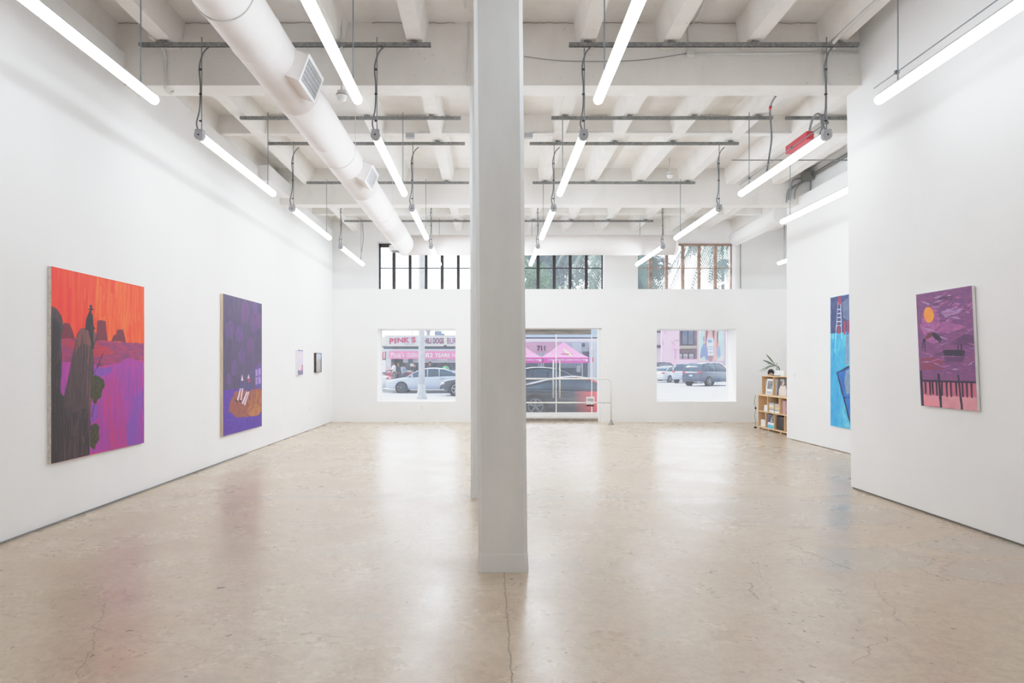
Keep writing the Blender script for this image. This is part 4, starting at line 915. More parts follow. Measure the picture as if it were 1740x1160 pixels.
up_book(6.45, 15.93, .811, .03, .2, .33, bw, 'thin white book standing at the left end of the top tier', 'books on the top tier')
t = face_book(14.97, .812, .52, .385, bdk, 'dark fashion magazine with a figure in cream coat, top tier', 6.405, [([(.2, 0), (.15, .35), (.3, .6), (.5, .55), (.75, .6), (.9, .3), (.95, 0)], coat), ([(.4, .58), (.38, .72), (.45, .85), (.58, .85), (.62, .7), (.56, .58)], skn), ([(.36, .74), (.4, .9), (.58, .92), (.64, .78), (.58, .84), (.45, .84)], bdk)])
lettering('AMA', (-.004, .06, .345), .2, .055, (0, -1, 0), (0, 0, 1), bw, None, depth=0).parent = t
up_book(6.42, 15.3, .811, .03, .2, .36, bw, 'white book standing beside the dark fashion magazine', 'books on the top tier')
for i in range(3): flat_book(6.34, 15.66, .429 + i * .047, .24 - .02 * i, .3, .045, bw, ('bottom', 'middle', 'top')[i] + ' white book of the pile in the left cube of the middle tier', 'white books piled in the left cube')
cols = [bw, bgy, bye, bw, bgy]; nm = ('white book at the bottom', 'grey book second from the bottom', 'yellow book third from the bottom', 'white book second from the top', 'grey book on top')
for i in range(5): flat_book(6.33, 15.33, .429 + i * .042, .26 - .015 * (i % 2), .3, .04, cols[i], nm[i] + ' of the left pile in the middle cube', 'books piled in the middle cube')
cols = [bw, bgy, bye, bbr, bbr]; nm = ('white book at the bottom', 'grey book second from the bottom', 'yellow book third from the bottom', 'tan book second from the top', 'tan book on top')
for i in range(5): flat_book(6.33, 15.03, .429 + i * .04, .28 - .02 * (i % 2), .3, .038, cols[i], nm[i] + ' of the right pile in the middle cube', 'books piled in the middle cube')
for i, (y, h, m, l) in enumerate(((14.8, .28, bpk, 'pink book next to the divider'), (14.745, .29, bpk, 'second pink book from the divider'), (14.69, .28, bpk, 'third pink book from the divider'))): up_book(6.36, y, .429, .048, .24, h, m, l + ', right cube of the middle tier', 'pink books in the middle tier')
t = face_book(14.5, .429, .3, .29, bpk, 'pink book facing out in the right cube of the middle tier', 6.4, [(rc(.3, .4, .8, .9), bgy)], 'pink books in the middle tier', 'book')
for i in range(4): flat_book(6.34, 15.83, .069 + i * .037, .26, .3, .035, bw, ('lowest', 'second', 'third', 'topmost')[i] + ' white book of the pile in the bottom left cube', 'white books piled in the bottom cube')
for i, (y, m, l) in enumerate(((15.67, bpp, 'thin purple book left of the bottom divider'), (15.635, bw, 'thin white book touching the bottom divider'), (15.57, bpp, 'purple book right of the bottom divider'), (15.535, bpp, 'second purple book right of the bottom divider'), (15.5, bw, 'white spine beside the purple books on the bottom tier'))): up_book(6.34, y, .068, .026, .24, .3, m, l, 'upright books on the bottom tier')
face_book(15.33, .068, .34, .31, bdk, 'black art book with white and blue lower cover facing out, bottom tier', 6.306, [(rc(0, 0, 1, .24), bbl), (rc(0, .24, 1, .42), bw), ([(.35, .45), (.5, .75), (.75, .9), (.6, .6), (.8, .5)], bgy)], 'display copies on the bottom tier', 'book')
# dark tote bag
BAG = mat('dark_bag', (52, 42, 40), .6, rgb2=(92, 74, 66), scale=9, lo=.5, hi=.7)
t = thing('tote_bag', 'dark brown printed bag filling the bottom right cube', 'bag', (6.5, 14.86, .068))
q = MB(); q.rbox(6.335, 6.64, 14.64, 15.1, .068, .37, .03, 3); q.build('bag_body', BAG, t)
q = MB(); q.tube(smooth_path([(6.33, 14.75, .36), (6.322, 14.78, .385), (6.322, 14.95, .385), (6.33, 14.98, .36)]), .008, 6); q.build('strap', BLACK, t)
# papers on top
for i, (y, w, d) in enumerate(((15.2, .5, .2), (15.16, .44, .18))):
    t = thing('paper_stack', ('wide white stack of papers lying on top of the bookcase', 'white box lid lying on the stack of papers on the bookcase')[i], 'papers', (6.42, y, 1.244 + i * .062))
    q = MB(); q.rbox(6.44, 6.44 + d, y - w / 2, y + w / 2, 1.2435 + i * .061, 1.2435 + i * .061 + .06, .004); q.build('sheets', WHITEM, t)
t = thing('tablet', 'flat dark tablet lying on the top of the bookcase', 'tablet', (6.46, 15.2, 1.244))
q = MB(); q.rbox(6.4, 6.435, 15.1, 15.5, 1.2435, 1.256, .004); q.build('slab', BLACK, t)
q = MB(); q.box(6.403, 6.432, 15.11, 15.49, 1.256, 1.2565); q.build('screen', GREYD, t)
# plant in a pot on the top
LEAF = mat('spiky_leaf', (96, 112, 88), .5, rgb2=(70, 88, 66), scale=20)
LEAFG = mat('grey_green_leaf', (140, 152, 138), .5, rgb2=(110, 126, 106), scale=20)
POT = mat('grey_pot', (150, 150, 148), .6)
t = thing('potted_plant', 'spiky long leaved plant standing at the back of the bookcase top', 'plant', (6.62, 15.72, 1.2435))
x, y = 6.665, 15.83
def pr(r, z): return [(x + r * math.cos(a), y + r * math.sin(a), z) for a in [2 * PI * i / 18 for i in range(18)]]
q = MB(); q.rings([pr(.035, 1.2435), pr(.05, 1.29), pr(.052, 1.3), pr(.044, 1.3), pr(.04, 1.29)]); q.build('pot', POT, t)
q = MB(); q.tube([(x, y, 1.28), (x + .005, y + .01, 1.38), (x - .005, y + .02, 1.47)], [.012, .01, .008], 8); q.build('stem', LEAF, t)
for i, (dy, dz, droop, mm) in enumerate(((.48, .28, .0, LEAF), (.66, .18, .04, LEAF), (.4, .12, .05, LEAF), (.85, .14, .3, LEAFG), (.78, .08, .26, LEAFG), (.66, .13, .3, LEAFG), (.92, .06, .2, LEAFG), (.7, .02, .1, LEAFG), (-.3, .04, .16, LEAF), (-.12, .12, .05, LEAF))):
    q = MB(); n = 7; pts = []
    for k in range(n + 1):
        f = k / n; pts.append(Vector((x - .05 * f, y + .02 + dy * f, 1.46 + dz * f - droop * f * f)))
    L_, R_ = [], []
    for k, p in enumerate(pts):
        w = .021 * math.sin(PI * (.12 + .88 * (1 - (k / n) ** 1.3))) + .001
        L_.append(p + Vector((w * .6, w * .3, w * .75))); R_.append(p - Vector((w * .6, w * .3, w * .75)))
    vs = [(q.b.verts.new(a), q.b.verts.new(b_)) for a, b_ in zip(L_, R_)]
    for (a, b_), (c, d) in zip(vs, vs[1:]): q._f([a, b_, d, c], True)
    q.build('leaf', mm, t)
# cord on the street wall beside the bookcase
t = thing('power_cord', 'dark cord with plug hanging at the end of the bookcase', 'cord', (6.3, 16.2, 0))
q = MB(); q.tube(smooth_path([(6.28, 16.12, .78), (6.26, 16.14, .6), (6.29, 16.13, .46), (6.27, 16.14, .3), (6.28, 16.12, .12), (6.25, 16.1, .012)]), .0045, 6); q.build('cord', BLACK, t)
q = MB(); q.rbox(6.265, 6.3, 16.11, 16.15, .45, .49, .006); q.build('switch', BLACK, t)
q = MB(); q.rbox(6.24, 6.29, 16.07, 16.13, .0, .035, .006); q.build('plug', BLACK, t)
# ================================================================== PEOPLE
SKINS = [mat('skin_tan', (176, 128, 104), .6), mat('skin_brown', (120, 84, 66), .6), mat('skin_light', (214, 172, 150), .6)]
HAIRD = mat('dark_hair', (36, 32, 34), .7)
def chain_mesh(name, verts, edges, radii, m, parent, root=0, lvl=1):
    me = bpy.data.meshes.new(name); me.from_pydata([Vector(v) for v in verts], edges, []); me.update()
    o = bpy.data.objects.new(name, me); C.objects.link(o); me.materials.append(m)
    me.skin_vertices.new() if hasattr(me.skin_vertices, 'new') and not me.skin_vertices else None
    md = o.modifiers.new('Skin', 'SKIN'); md.use_smooth_shade = True
    if not me.skin_vertices:
        pass
    sv = me.skin_vertices[0].data
    for i, r in enumerate(radii): sv[i].radius = (r, r) if not isinstance(r, tuple) else r; sv[i].use_root = i == root
    o.modifiers.new('Sub', 'SUBSURF').levels = lvl; o.modifiers['Sub'].render_levels = lvl
    dg = bpy.context.evaluated_depsgraph_get(); dg.update()
    em = bpy.data.meshes.new_from_object(o.evaluated_get(dg)); bpy.data.objects.remove(o)
    for p in em.polygons: p.use_smooth = True
    b = bmesh.new(); b.from_mesh(em); bpy.data.meshes.remove(em)
    return b
def person(label, loc, rz, height, skin, shirt, pants, pose='stand', hair=HAIRD, group=None, arm=(.25, .35)):
    """one continuous figure facing -y before rotation; shirt, trousers, hair and shoes are children"""
    t = thing('person', label, 'person', loc, rz, group)
    s = height / 1.75
    sit = pose == 'sit'
    hipz = .93 if not sit else .86
    K = {'pelvis': (0, 0, hipz), 'waist': (0, -.005, hipz + .14), 'chest': (0, -.01, hipz + .34), 'neckb': (0, 0, hipz + .5), 'neck': (0, -.015, hipz + .56), 'head': (0, -.03, hipz + .68)}
    def j(*a): return tuple(v * s for v in a)
    V, E, R = [], [], []
    def add(p, r, par=None):
        V.append(j(*p)); R.append(r * s)
        if par is not None: E.append((par, len(V) - 1))
        return len(V) - 1
    pv = add(K['pelvis'], .135); wa_ = add(K['waist'], .118, pv); ch = add(K['chest'], .145, wa_); nb = add(K['neckb'], .085, ch); nk = add(K['neck'], .05, nb)
    arms = []; legs = []
    for sx, fw in ((-1, arm[0]), (1, arm[1])):
        sh = add((sx * .17, 0, hipz + .45), .062, nb); el = add((sx * .23, -.02 - fw * .25, hipz + .19), .045, sh)
        wr = add((sx * .2, -.05 - fw * .9, hipz - .02 + fw * .35), .03, el); hd = add((sx * .195, -.06 - fw * 1.05, hipz - .08 + fw * .36), .032, wr)
        arms.append((sh, el, wr, hd))
    for sx in (-1, 1):
        if sit: hp = add((sx * .09, -.02, hipz - .06), .095, pv); kn = add((sx * .11, -.42, hipz - .05), .062, hp); an = add((sx * .11, -.4, hipz - .5), .042, kn); toe = add((sx * .12, -.54, hipz - .55), .035, an)
        else: hp = add((sx * .09, 0, hipz - .08), .095, pv); kn = add((sx * .1, -.02 * sx, .5), .062, hp); an = add((sx * .11, .02 * sx, .09), .042, kn); toe = add((sx * .125, -.13 + .02 * sx, .04), .036, an)
        legs.append((hp, kn, an, toe))
    b = chain_mesh('body', V, E, R, skin, t)
    q = MB(); q.merge(b)
    # head with nose and ears, rooted in the neck
    hx = Vector(j(*K['head']))
    q.tube([Vector(V[nk]) - Vector((0, 0, .03)), hx - Vector((0, -.01, .03))], .05 * s, 10)
    q.ball(hx, .1 * s, 16, 12, (.78, .95, 1.18)); q.ball(hx + Vector((0, -.095, -.01)) * s, .018 * s, 8, 6, (.8, 1, 1.3)); q.ball(hx + Vector((0, -.075, -.06)) * s, .04 * s, 10, 8, (1, .7, .8))
    for sx in (-1, 1): q.ball(hx + Vector((sx * .08, .005, -.005)) * s, .026 * s, 8, 6, (.4, .8, 1.2))
    for a in arms:     # five fingers each
        h_ = Vector(V[a[3]]); d = (h_ - Vector(V[a[2]])).normalized(); sd = Vector((1, 0, 0)); dn = Vector((0, 0, -1))
        for k, L_ in enumerate((.075, .085, .08, .062)):
            o_ = h_ + sd * ((k - 1.5) * .017 * s); q.tube([o_, o_ + d * L_ * .5 * s, o_ + (d * L_ * .9 + dn * .02) * s], [.009 * s, .0085 * s, .006 * s], 6)
        q.tube([h_ - d * .03 * s, h_ + (sd * .03 + d * .01 + Vector((0, 0, .02))) * s, h_ + (sd * .035 + d * .05 + Vector((0, 0, .01))) * s], [.011 * s, .01 * s, .007 * s], 6)
    o = q.build('body', skin); o.parent = t
    # eyes and mouth
    q = MB()
    for sx in (-1, 1): q.ball(hx + Vector((sx * .033, -.086, .012)) * s, .011 * s, 8, 6)
    o = q.build('eyes', HAIRD); o.parent = t
    q = MB(); q.ball(hx + Vector((0, -.1, -.052)) * s, .018 * s, 8, 6, (1.2, .35, .3)); o = q.build('mouth', mat('lips', (160, 90, 84), .6)); o.parent = t
    q = MB(); q.ball(hx + Vector((0, .018, .036)) * s, .112 * s, 16, 12, (.84, .97, 1.0)); o = q.build('hair', hair); o.parent = t
    def cloth(name, idx, scale, m, cut=None):
        mp = {k: i for i, k in enumerate(idx)}
        b = chain_mesh(name, [V[k] for k in idx], [(mp[a], mp[c]) for a, c in E if a in mp and c in mp], [R[k] * scale for k in idx], m, t)
        q = MB(); q.merge(b); o = q.build(name, m); o.parent = t
    cloth('shirt', [pv, wa_, ch, nb] + [k for a in arms for k in a[:2]], 1.14, shirt)
    cloth('trousers', [pv] + [k for l in legs for k in l[:3]], 1.18, pants)
    q = MB()
    for l in legs:
        a, b_ = Vector(V[l[2]]), Vector(V[l[3]]); q.tube([a + Vector((0, .06 * s, -.045 * s)), a + Vector((0, -.02, -.04)) * s, b_, b_ + (b_ - a).normalized() * .05 * s], [.04 * s, .05 * s, .048 * s, .03 * s], 8)
    o = q.build('shoes', BLACK); o.parent = t
    return t

sm = person('gallery attendant with short dark hair seated behind the bookcase, only the hair and brow showing', (6.9, 16.75, 0), -.3, 1.44, SKINS[2], shirt=mat('cloth_dark_grey', (70, 72, 78), .8), pants=mat('trousers_black', (40, 40, 46), .8), pose='sit', arm=(.2, .2))
t = thing('bar_stool', 'tall plain stool under the seated attendant behind the bookcase', 'stool', (6.9, 16.78, 0))
q = MB(); q.tube([(6.9, 16.78, .585), (6.9, 16.78, .625)], .17, 20); q.build('seat', PLY, t)
for a in range(4):
    c, s_ = math.cos(a * PI / 2 + .8), math.sin(a * PI / 2 + .8); q = MB(); q.tube([(6.9 + c * .12, 16.78 + s_ * .12, .59), (6.9 + c * .19, 16.78 + s_ * .19, 0)], .016, 8); q.build('leg', PLY, t)
# ================================================================== OUTSIDE: STREET, CARS, FOOD STAND, PINK BUILDING, PALMS
G = -.15
ASPH = mat('sunlit_asphalt', (196, 196, 200), .9, rgb2=(182, 182, 187), scale=.8)
PAVE = mat('pale_pavement', (226, 222, 216), .9, rgb2=(214, 210, 205), scale=1.5)
struct(box_part('road', ASPH, None, -60, 60, 18.6, 120, G - .3, G), 'sunlit pale street seen through the windows', 'road')
struct(box_part('sidewalk', PAVE, None, -40, 40, 18.62, 20.1, G, G + .06), 'pavement outside the entrance', 'sidewalk')
struct(box_part('sidewalk_far', PAVE, None, -40, 3.5, 40.9, 52, G, G + .12), 'pavement in front of the food stand', 'sidewalk')
LINE = mat('road_line', (240, 240, 238), .8)
struct(box_part('trim_2', LINE, None, -30, 30, 33.4, 33.55, G, G + .004), 'pale painted line along the street', 'road line')

# ---- cars
TYRE = mat('tyre_rubber', (44, 44, 48), .8)
RIMM = mat('alloy_rim', (190, 192, 198), .35, .6)
DKG = mat('tinted_car_glass', (58, 74, 92), .12, rgb2=(84, 104, 122), scale=1.2)
LAMP = mat('head_lamp', (232, 236, 240), .2)
TAIL = mat('tail_lamp', (214, 52, 70), .3)
ORNG = mat('amber_lamp', (226, 130, 70), .3)
PLATE = mat('number_plate', (214, 218, 224), .5)
def carpaint(name, rgb, rgb2=None): return mat('car_' + name, rgb, .25, .1, rgb2=rgb2, scale=1.5, coat=.6)
STY = {
 'sedan': dict(body=[(0, .30, .50, .80), (.015, .2, .60, .9), (.05, .17, .665, .95), (.15, .15, .69, .98), (.3, .14, .68, 1), (.7, .14, .64, 1), (.82, .15, .60, .98), (.94, .17, .52, .93), (.985, .2, .46, .84), (1, .28, .40, .76)],
     roof=[(.10, .685), (.2, .86), (.29, .965), (.4, 1.0), (.5, .995), (.58, .95), (.66, .83), (.74, .645)], wr=.32, wf=.2, wb=.81, pill=(.36, .50)),
 'coupe': dict(body=[(0, .38, .62, .84), (.015, .25, .68, .92), (.06, .16, .71, .97), (.2, .09, .70, 1), (.45, .08, .66, .98), (.7, .08, .64, 1), (.85, .09, .60, .98), (.95, .18, .5, .9), (1, .26, .42, .78)],
     roof=[(.05, .71), (.15, .80), (.28, .92), (.4, .99), (.48, 1.0), (.56, .96), (.64, .83), (.74, .645)], wr=.345, wf=.19, wb=.8, pill=(.34,)),
 'wagon': dict(body=[(0, .3, .50, .86), (.01, .2, .60, .95), (.03, .2, .64, .97), (.2, .17, .64, 1), (.7, .17, .62, 1), (.83, .17, .60, .98), (.95, .2, .54, .92), (1, .3, .42, .8)],
     roof=[(.012, .64), (.05, .84), (.085, .95), (.2, .99), (.4, 1.0), (.55, .985), (.63, .93), (.7, .8), (.76, .62)], wr=.36, wf=.2, wb=.82, pill=(.25, .44)),
}
def car(label, loc, rz, L_, W_, H_, style, paint, plate=True, rim=RIMM, front=None, lamps=True):
    S = STY[style]; t = thing('car', label, 'car', loc, rz)
    X = lambda f: (f - .5) * L_
    def local(q, name, m, par=t):
        o = q.build(name, m); o.parent = par; return o
    q = MB(); rs = []
    for f, zb, zt, w in S['body']:
        hw = W_ / 2 * w; z0, z1 = zb * H_, zt * H_; zm = z0 + (z1 - z0) * .55
        half = [(hw * .8, z0), (hw * .97, z0 + .05), (hw, zm), (hw * .985, z1 - .1 * H_ * .5), (hw * .9, z1 - .012), (hw * .55, z1 + .012)]
        rs.append([(X(f), y, z) for y, z in half] + [(X(f), -y, z) for y, z in half[::-1]])
    q.rings(rs); local(q, 'car_body', [paint])
    if front:
        pass
    # greenhouse: dark glass loft, painted roof skin and pillars
    def sec(f, z, g=0):
        zb = None
        for (f0, _, a, w0), (f1, _, b_, w1) in zip(S['body'], S['body'][1:]):
            if f0 <= f <= f1: k = (f - f0) / (f1 - f0); zb = (a + (b_ - a) * k) * H_; w = w0 + (w1 - w0) * k
        hw = W_ / 2 * w; z = max(z * H_, zb + .004); k = (z - zb) / (H_ - zb)
        top = hw * (.88 - .2 * k)
        return [(hw * .9 + g, zb - .02), (hw * .9 - (hw * .9 - top) * .5 + g, zb + (z - zb) * .5), (top + g, z - .03 * k), (top * .9, z + g), (top * .45, z + .012 * k + g)]
    q = MB(); rr = []
    for f, z in S['roof']:
        h = sec(f, z); rr.append([(X(f), y, zz) for y, zz in h] + [(X(f), -y, zz) for y, zz in h[::-1]])
    q.rings(rr); local(q, 'windows', DKG)
    q = MB(); rr = []
    zmax = [(f, z) for f, z in S['roof'] if z > .94]
    for f, z in zmax:
        h = sec(f, z, .008)[2:]; rr.append([(X(f), y, zz) for y, zz in h] + [(X(f), -y, zz) for y, zz in h[::-1]])
    q.rings(rr, False, True, False)
    for sy in (-1, 1):     # pillars and roof rails follow the glass
        for a, b_ in zip(S['roof'], S['roof'][1:]):
            p0, p1 = sec(a[0], a[1], .004)[2], sec(b_[0], b_[1], .004)[2]
            q.tube([(X(a[0]), sy * p0[0], p0[1]), (X(b_[0]), sy * p1[0], p1[1])], .03, 6)
        for pf in S['pill']:
            z = None
            for (f0, a), (f1, b_) in zip(S['roof'], S['roof'][1:]):
                if f0 <= pf <= f1: z = a + (b_ - a) * (pf - f0) / (f1 - f0)
            h = sec(pf, z, .003); q.tube([(X(pf), sy * h[0][0], h[0][1]), (X(pf), sy * h[1][0], h[1][1]), (X(pf), sy * h[2][0], h[2][1])], .028, 6)
    local(q, 'roof', paint)
    r = S['wr']
    for f in (S['wf'], S['wb']):
        for sy in (-1, 1):
            yo = sy * W_ / 2
            q = MB(); q.tube([(X(f), yo * .8, r), (X(f), yo * 1.003, r)], r * 1.13, 24); local(q, 'wheel_arch', TYRE)
            q = MB(); N_ = 26
            q.rings([[(X(f) + a * math.cos(s_), yo + sy * d, r + a * math.sin(s_)) for s_ in [2 * PI * i / N_ for i in range(N_)]] for a, d in ((r * .55, -.2), (r * .96, -.2), (r, -.16), (r, -.02), (r * .95, .012), (r * .72, .014), (r * .66, -.01))])
            wl_ = local(q, 'wheel', TYRE)
            q = MB(); q.tube([(X(f), yo, r), (X(f), yo + sy * .012, r)], r * .17, 12)
            for k in range(5):
                a = 2 * PI * k / 5 + .3; c, s_ = math.cos(a), math.sin(a)
                q.tube([(X(f) + c * r * .1, yo + sy * .008, r + s_ * r * .1), (X(f) + c * r * .64, yo + sy * .008, r + s_ * r * .64)], [.04, .028], 6)
            n = 24; q.tube([(X(f) + r * .66 * math.cos(2 * PI * i / n), yo + sy * .01, r + r * .66 * math.sin(2 * PI * i / n)) for i in range(n + 1)], .018, 6, False)
            q.build('rim', rim, None).parent = wl_
    zl = .5 * H_
    for sy in (-1, 1):
        hw = W_ / 2
        q = MB(); q.ball((X(.962), sy * hw * .74, H_ * .44), .13, 12, 8, (1.3, 1.25, .55)); local(q, 'headlight', LAMP)
        q = MB(); q.ball((X(.018), sy * hw * .76, H_ * .58), .12, 12, 8, (.75, 1.5, .75)); local(q, 'taillight', TAIL)
        f = S['roof'][-1][0] - .06
        q = MB(); q.ball((X(f), sy * (hw + .05), H_ * .68), .09, 10, 8, (.7, 1.1, .7)); q.tube([(X(f), sy * hw * .9, H_ * .655), (X(f), sy * (hw + .03), H_ * .67)], .02, 6); local(q, 'side_mirror', paint)
        q = MB(); q.box(X(.3), X(.35), sy * hw * 1.005 - .012, sy * hw * 1.005 + .012, H_ * .57, H_ * .585); local(q, 'door_handle', rim)
    q = MB(); q.rbox(X(0) - .05, X(.03), -W_ * .4, W_ * .4, H_ * .27, H_ * .4, .03); local(q, 'rear_bumper', paint)
    q = MB(); q.rbox(X(.985), X(1) + .04, -W_ * .38, W_ * .38, H_ * .24, H_ * .34, .03); local(q, 'front_bumper', paint)
    q = MB(); q.box(X(1) - .01, X(1) + .02, -W_ * .22, W_ * .22, H_ * .345, H_ * .395); local(q, 'radiator_grille', BLACK)
    if plate:
        q = MB(); q.box(X(0) - .058, X(0) - .046, -.16, .16, H_ * .42, H_ * .49); local(q, 'number_plate', PLATE)
    return t
silver, white_, black_ = carpaint('silver_blue', (204, 212, 230)), carpaint('white', (236, 238, 242)), carpaint('black', (34, 42, 56))
grey_ = carpaint('steel_grey', (92, 104, 124)); rose_reflection = carpaint('rose_reflection', (150, 104, 120)); dark_ = carpaint('charcoal', (56, 62, 76))  # the far dark car's pinkish reflection is put into its paint colour
def px_x(a, b_, Z): return (WX(a, Z) + WX(b_, Z)) / 2
car('silver sedan facing left, passing in front of the food stand', (WX(655, 39.2) + 2.4, 39.2 + .9, G), PI, 4.8, 1.78, 1.44, 'sedan', silver, True, mat('dull_rim', (110, 118, 128), .5, .3))
car('dark charcoal car whose front overlaps the silver sedan in the left shop window', (WX(748, 35.5) + 2.35, 36.4, G), PI, 4.7, 1.85, 1.5, 'wagon', dark_)
car('pale car ahead of the silver sedan, only its tail showing at the window edge', (WX(661, 41) - 2.3, 41.6, G), PI, 4.6, 1.75, 1.42, 'sedan', white_)
# parked coupe outside the entrance: glossy black with a red front half
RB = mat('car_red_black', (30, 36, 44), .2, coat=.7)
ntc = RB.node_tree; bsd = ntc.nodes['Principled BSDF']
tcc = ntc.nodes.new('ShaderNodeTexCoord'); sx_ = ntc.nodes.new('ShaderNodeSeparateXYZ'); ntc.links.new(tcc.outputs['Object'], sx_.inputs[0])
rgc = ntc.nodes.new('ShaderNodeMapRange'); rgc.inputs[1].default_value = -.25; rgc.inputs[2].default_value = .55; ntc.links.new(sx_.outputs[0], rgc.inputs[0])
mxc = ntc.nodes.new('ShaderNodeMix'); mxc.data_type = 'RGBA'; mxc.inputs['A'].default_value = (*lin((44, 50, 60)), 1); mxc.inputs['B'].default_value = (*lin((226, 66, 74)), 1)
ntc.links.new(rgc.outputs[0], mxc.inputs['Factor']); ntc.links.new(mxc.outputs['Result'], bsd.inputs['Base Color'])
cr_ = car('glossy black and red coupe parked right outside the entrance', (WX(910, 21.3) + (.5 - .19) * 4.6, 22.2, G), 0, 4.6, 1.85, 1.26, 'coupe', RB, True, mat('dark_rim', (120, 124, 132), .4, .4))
car('black sedan facing left in the lane beyond the parked coupe', (WX(998, 30) - 2.4, 30.9, G), PI, 4.8, 1.82, 1.52, 'sedan', black_)
car('white car far behind the black sedan at the right edge of the entrance', (WX(998, 58) + 2.3, 58.8, G), 0, 4.6, 1.8, 1.5, 'sedan', white_)
# parking lot
car('steel grey sport utility car seen from behind in the right shop window', (WX(1208, 53), 53.4, G), math.radians(40), 4.9, 1.85, 1.78, 'wagon', grey_)
car('silver sport utility car parked to the left of the steel grey one', (WX(1182, 60), 61, G), math.radians(50), 4.7, 1.85, 1.75, 'wagon', silver)
car('silver sedan parked at the left of the parking lot row', (WX(1142, 63), 64, G), math.radians(45), 4.6, 1.8, 1.5, 'sedan', white_)
car('dark car, pinkish reflection painted in, parked behind the silver sedan in the lot', (WX(1127, 70), 70.5, G), math.radians(40), 4.8, 1.9, 1.9, 'wagon', rose_reflection)

# ---- street light pole
POLEM = mat('concrete_pole', (214, 214, 214), .8, rgb2=(196, 196, 198), scale=6)
t = thing('street_pole', 'tall pale concrete street pole standing in front of the silver sedan', 'pole', (WX(716.5, 31.9), 31.9, G))
x, y = WX(716.5, 31.9), 31.9
def disc(r, z, n=12): return [(x + r * math.cos(2 * PI * i / n), y + r * math.sin(2 * PI * i / n), z) for i in range(n)]
q = MB(); q.rings([disc(.145, .5), disc(.14, 3), disc(.12, 9)]); q.build('shaft', POLEM, t)
q = MB(); q.rings([disc(.26, G), disc(.25, G + .15), disc(.19, G + .4), disc(.16, .52), disc(.146, .56)]); q.build('pole_base', POLEM, t)

# ---- food stand
SGN, SGY, PKB, PKL = mat('sign_white', (222, 224, 236), .6), mat('sign_cream', (236, 230, 206), .6), mat('pink_banner', (250, 142, 186), .6), mat('letter_red', (196, 66, 94), .5)
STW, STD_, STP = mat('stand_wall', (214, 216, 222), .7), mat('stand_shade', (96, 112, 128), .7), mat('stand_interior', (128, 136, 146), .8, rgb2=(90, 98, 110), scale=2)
LW, LG, LB = mat('letter_white', (250, 250, 252), .5), mat('letter_dark', (66, 66, 78), .6), mat('letter_maroon', (140, 66, 84), .5)
Z = 48.0
def bx(name, m, par, px0, px1, py0, py1, z0=Z, z1=None, zd=.3):
    return box_part(name, m, par, WX(px0, z0), WX(px1, z0), z0, z0 + zd if z1 is None else z1, WH(py1, z0), WH(py0, z0))
def lt(s, px0, px1, py0, py1, zz, m, par, **k):
    return lettering(s, (WX((px0 + px1) / 2, zz), zz, WH((py0 + py1) / 2, zz)), WX(px1, zz) - WX(px0, zz), WH(py0, zz) - WH(py1, zz), (1, 0, 0), (0, 0, 1), m, par, **k)
st = thing('food_stand', 'low roadside food stand with white lettered roof sign', 'building', (-5, Z, G))
sb = bx('sign_board', SGN, st, 655.5, 812, 570.5, 586)
bx('sign_trim', SGY, sb, 655, 812, 586, 588, Z - .03); bx('sign_trim', SGY, sb, 654, 812, 569.5, 570.5, Z - .03); bx('sign_trim', SGY, sb, 654, 656, 569.5, 588, Z - .03); bx('sign_trim', SGY, sb, 754.5, 758.8, 570.5, 588, Z - .03)
zz = Z - .05
for s, a, b_, u, v in (('P', 661.5, 669, 574.2, 584.5), ('I', 670, 673.5, 574, 583.5), ('N', 675, 685.5, 573.6, 582.2), ('K', 686.5, 696, 573, 582), ("'", 696.2, 697.4, 573, 576), ('S', 699, 706.5, 572.3, 582)): lt(s, a, b_, u, v, zz, PKL, sb, bold=.05)
lt('SINCE 1939', 687, 704, 583.6, 585.2, zz, LG, sb)
lt('CHILI', 714, 733, 574, 583.8, zz, LB, sb, bold=.03); lt('DOGS', 735.5, 754, 574, 583.8, zz, LB, sb, bold=.04); lt('BURGERS', 760, 796, 574, 584, zz, LB, sb)
bx('sign_side', SGY, st, 648, 654.5, 572, 600, Z + .6, None, .3)
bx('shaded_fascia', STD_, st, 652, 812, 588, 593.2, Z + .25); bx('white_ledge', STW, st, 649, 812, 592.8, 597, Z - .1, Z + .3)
bn = bx('banner', PKB, st, 661, 812, 596.4, 609.6, Z - .2, None, .04)
zz = Z - .24
lt('Pink’s', 665, 687, 599, 606, zz, LW, bn); bx('banner_line', LW, bn, 668, 682, 606.3, 606.9, zz, None, .02)
lt('CELEBRATES', 691, 718, 599.5, 606.8, zz, LW, bn); lt('82', 723, 735.5, 599.5, 607, zz, LW, bn, bold=.02); lt('YEARS', 738.8, 764, 599.8, 606.6, zz, LW, bn, bold=.02); lt('IN', 768, 774, 600.5, 606, zz, LW, bn)
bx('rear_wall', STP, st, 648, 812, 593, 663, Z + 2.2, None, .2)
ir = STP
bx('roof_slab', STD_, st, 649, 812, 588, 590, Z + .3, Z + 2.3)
bx('pillar', STW, st, 656, 664, 597, 623, Z, None, .35); bx('pillar_base', mat('pillar_pink', (226, 190, 206), .7), st, 656, 664, 623, 633, Z - .02, None, .37); bx('pillar_foot', mat('pillar_red', (186, 52, 84), .7), st, 656, 664.5, 633, 662.5, Z - .04, None, .39)
bx('poster', mat('poster_red', (200, 80, 96), .6), st, 649.8, 655.5, 597.5, 609.5, Z - .05, None, .03); bx('poster_stripe', LW, st, 652, 653.3, 598, 608.5, Z - .08, None, .02)
bx('notice_panel', LW, st, 649.3, 655.5, 611.5, 632, Z - .05, None, .03); lt('C', 650, 651.6, 616, 620, Z - .07, STD_, st)
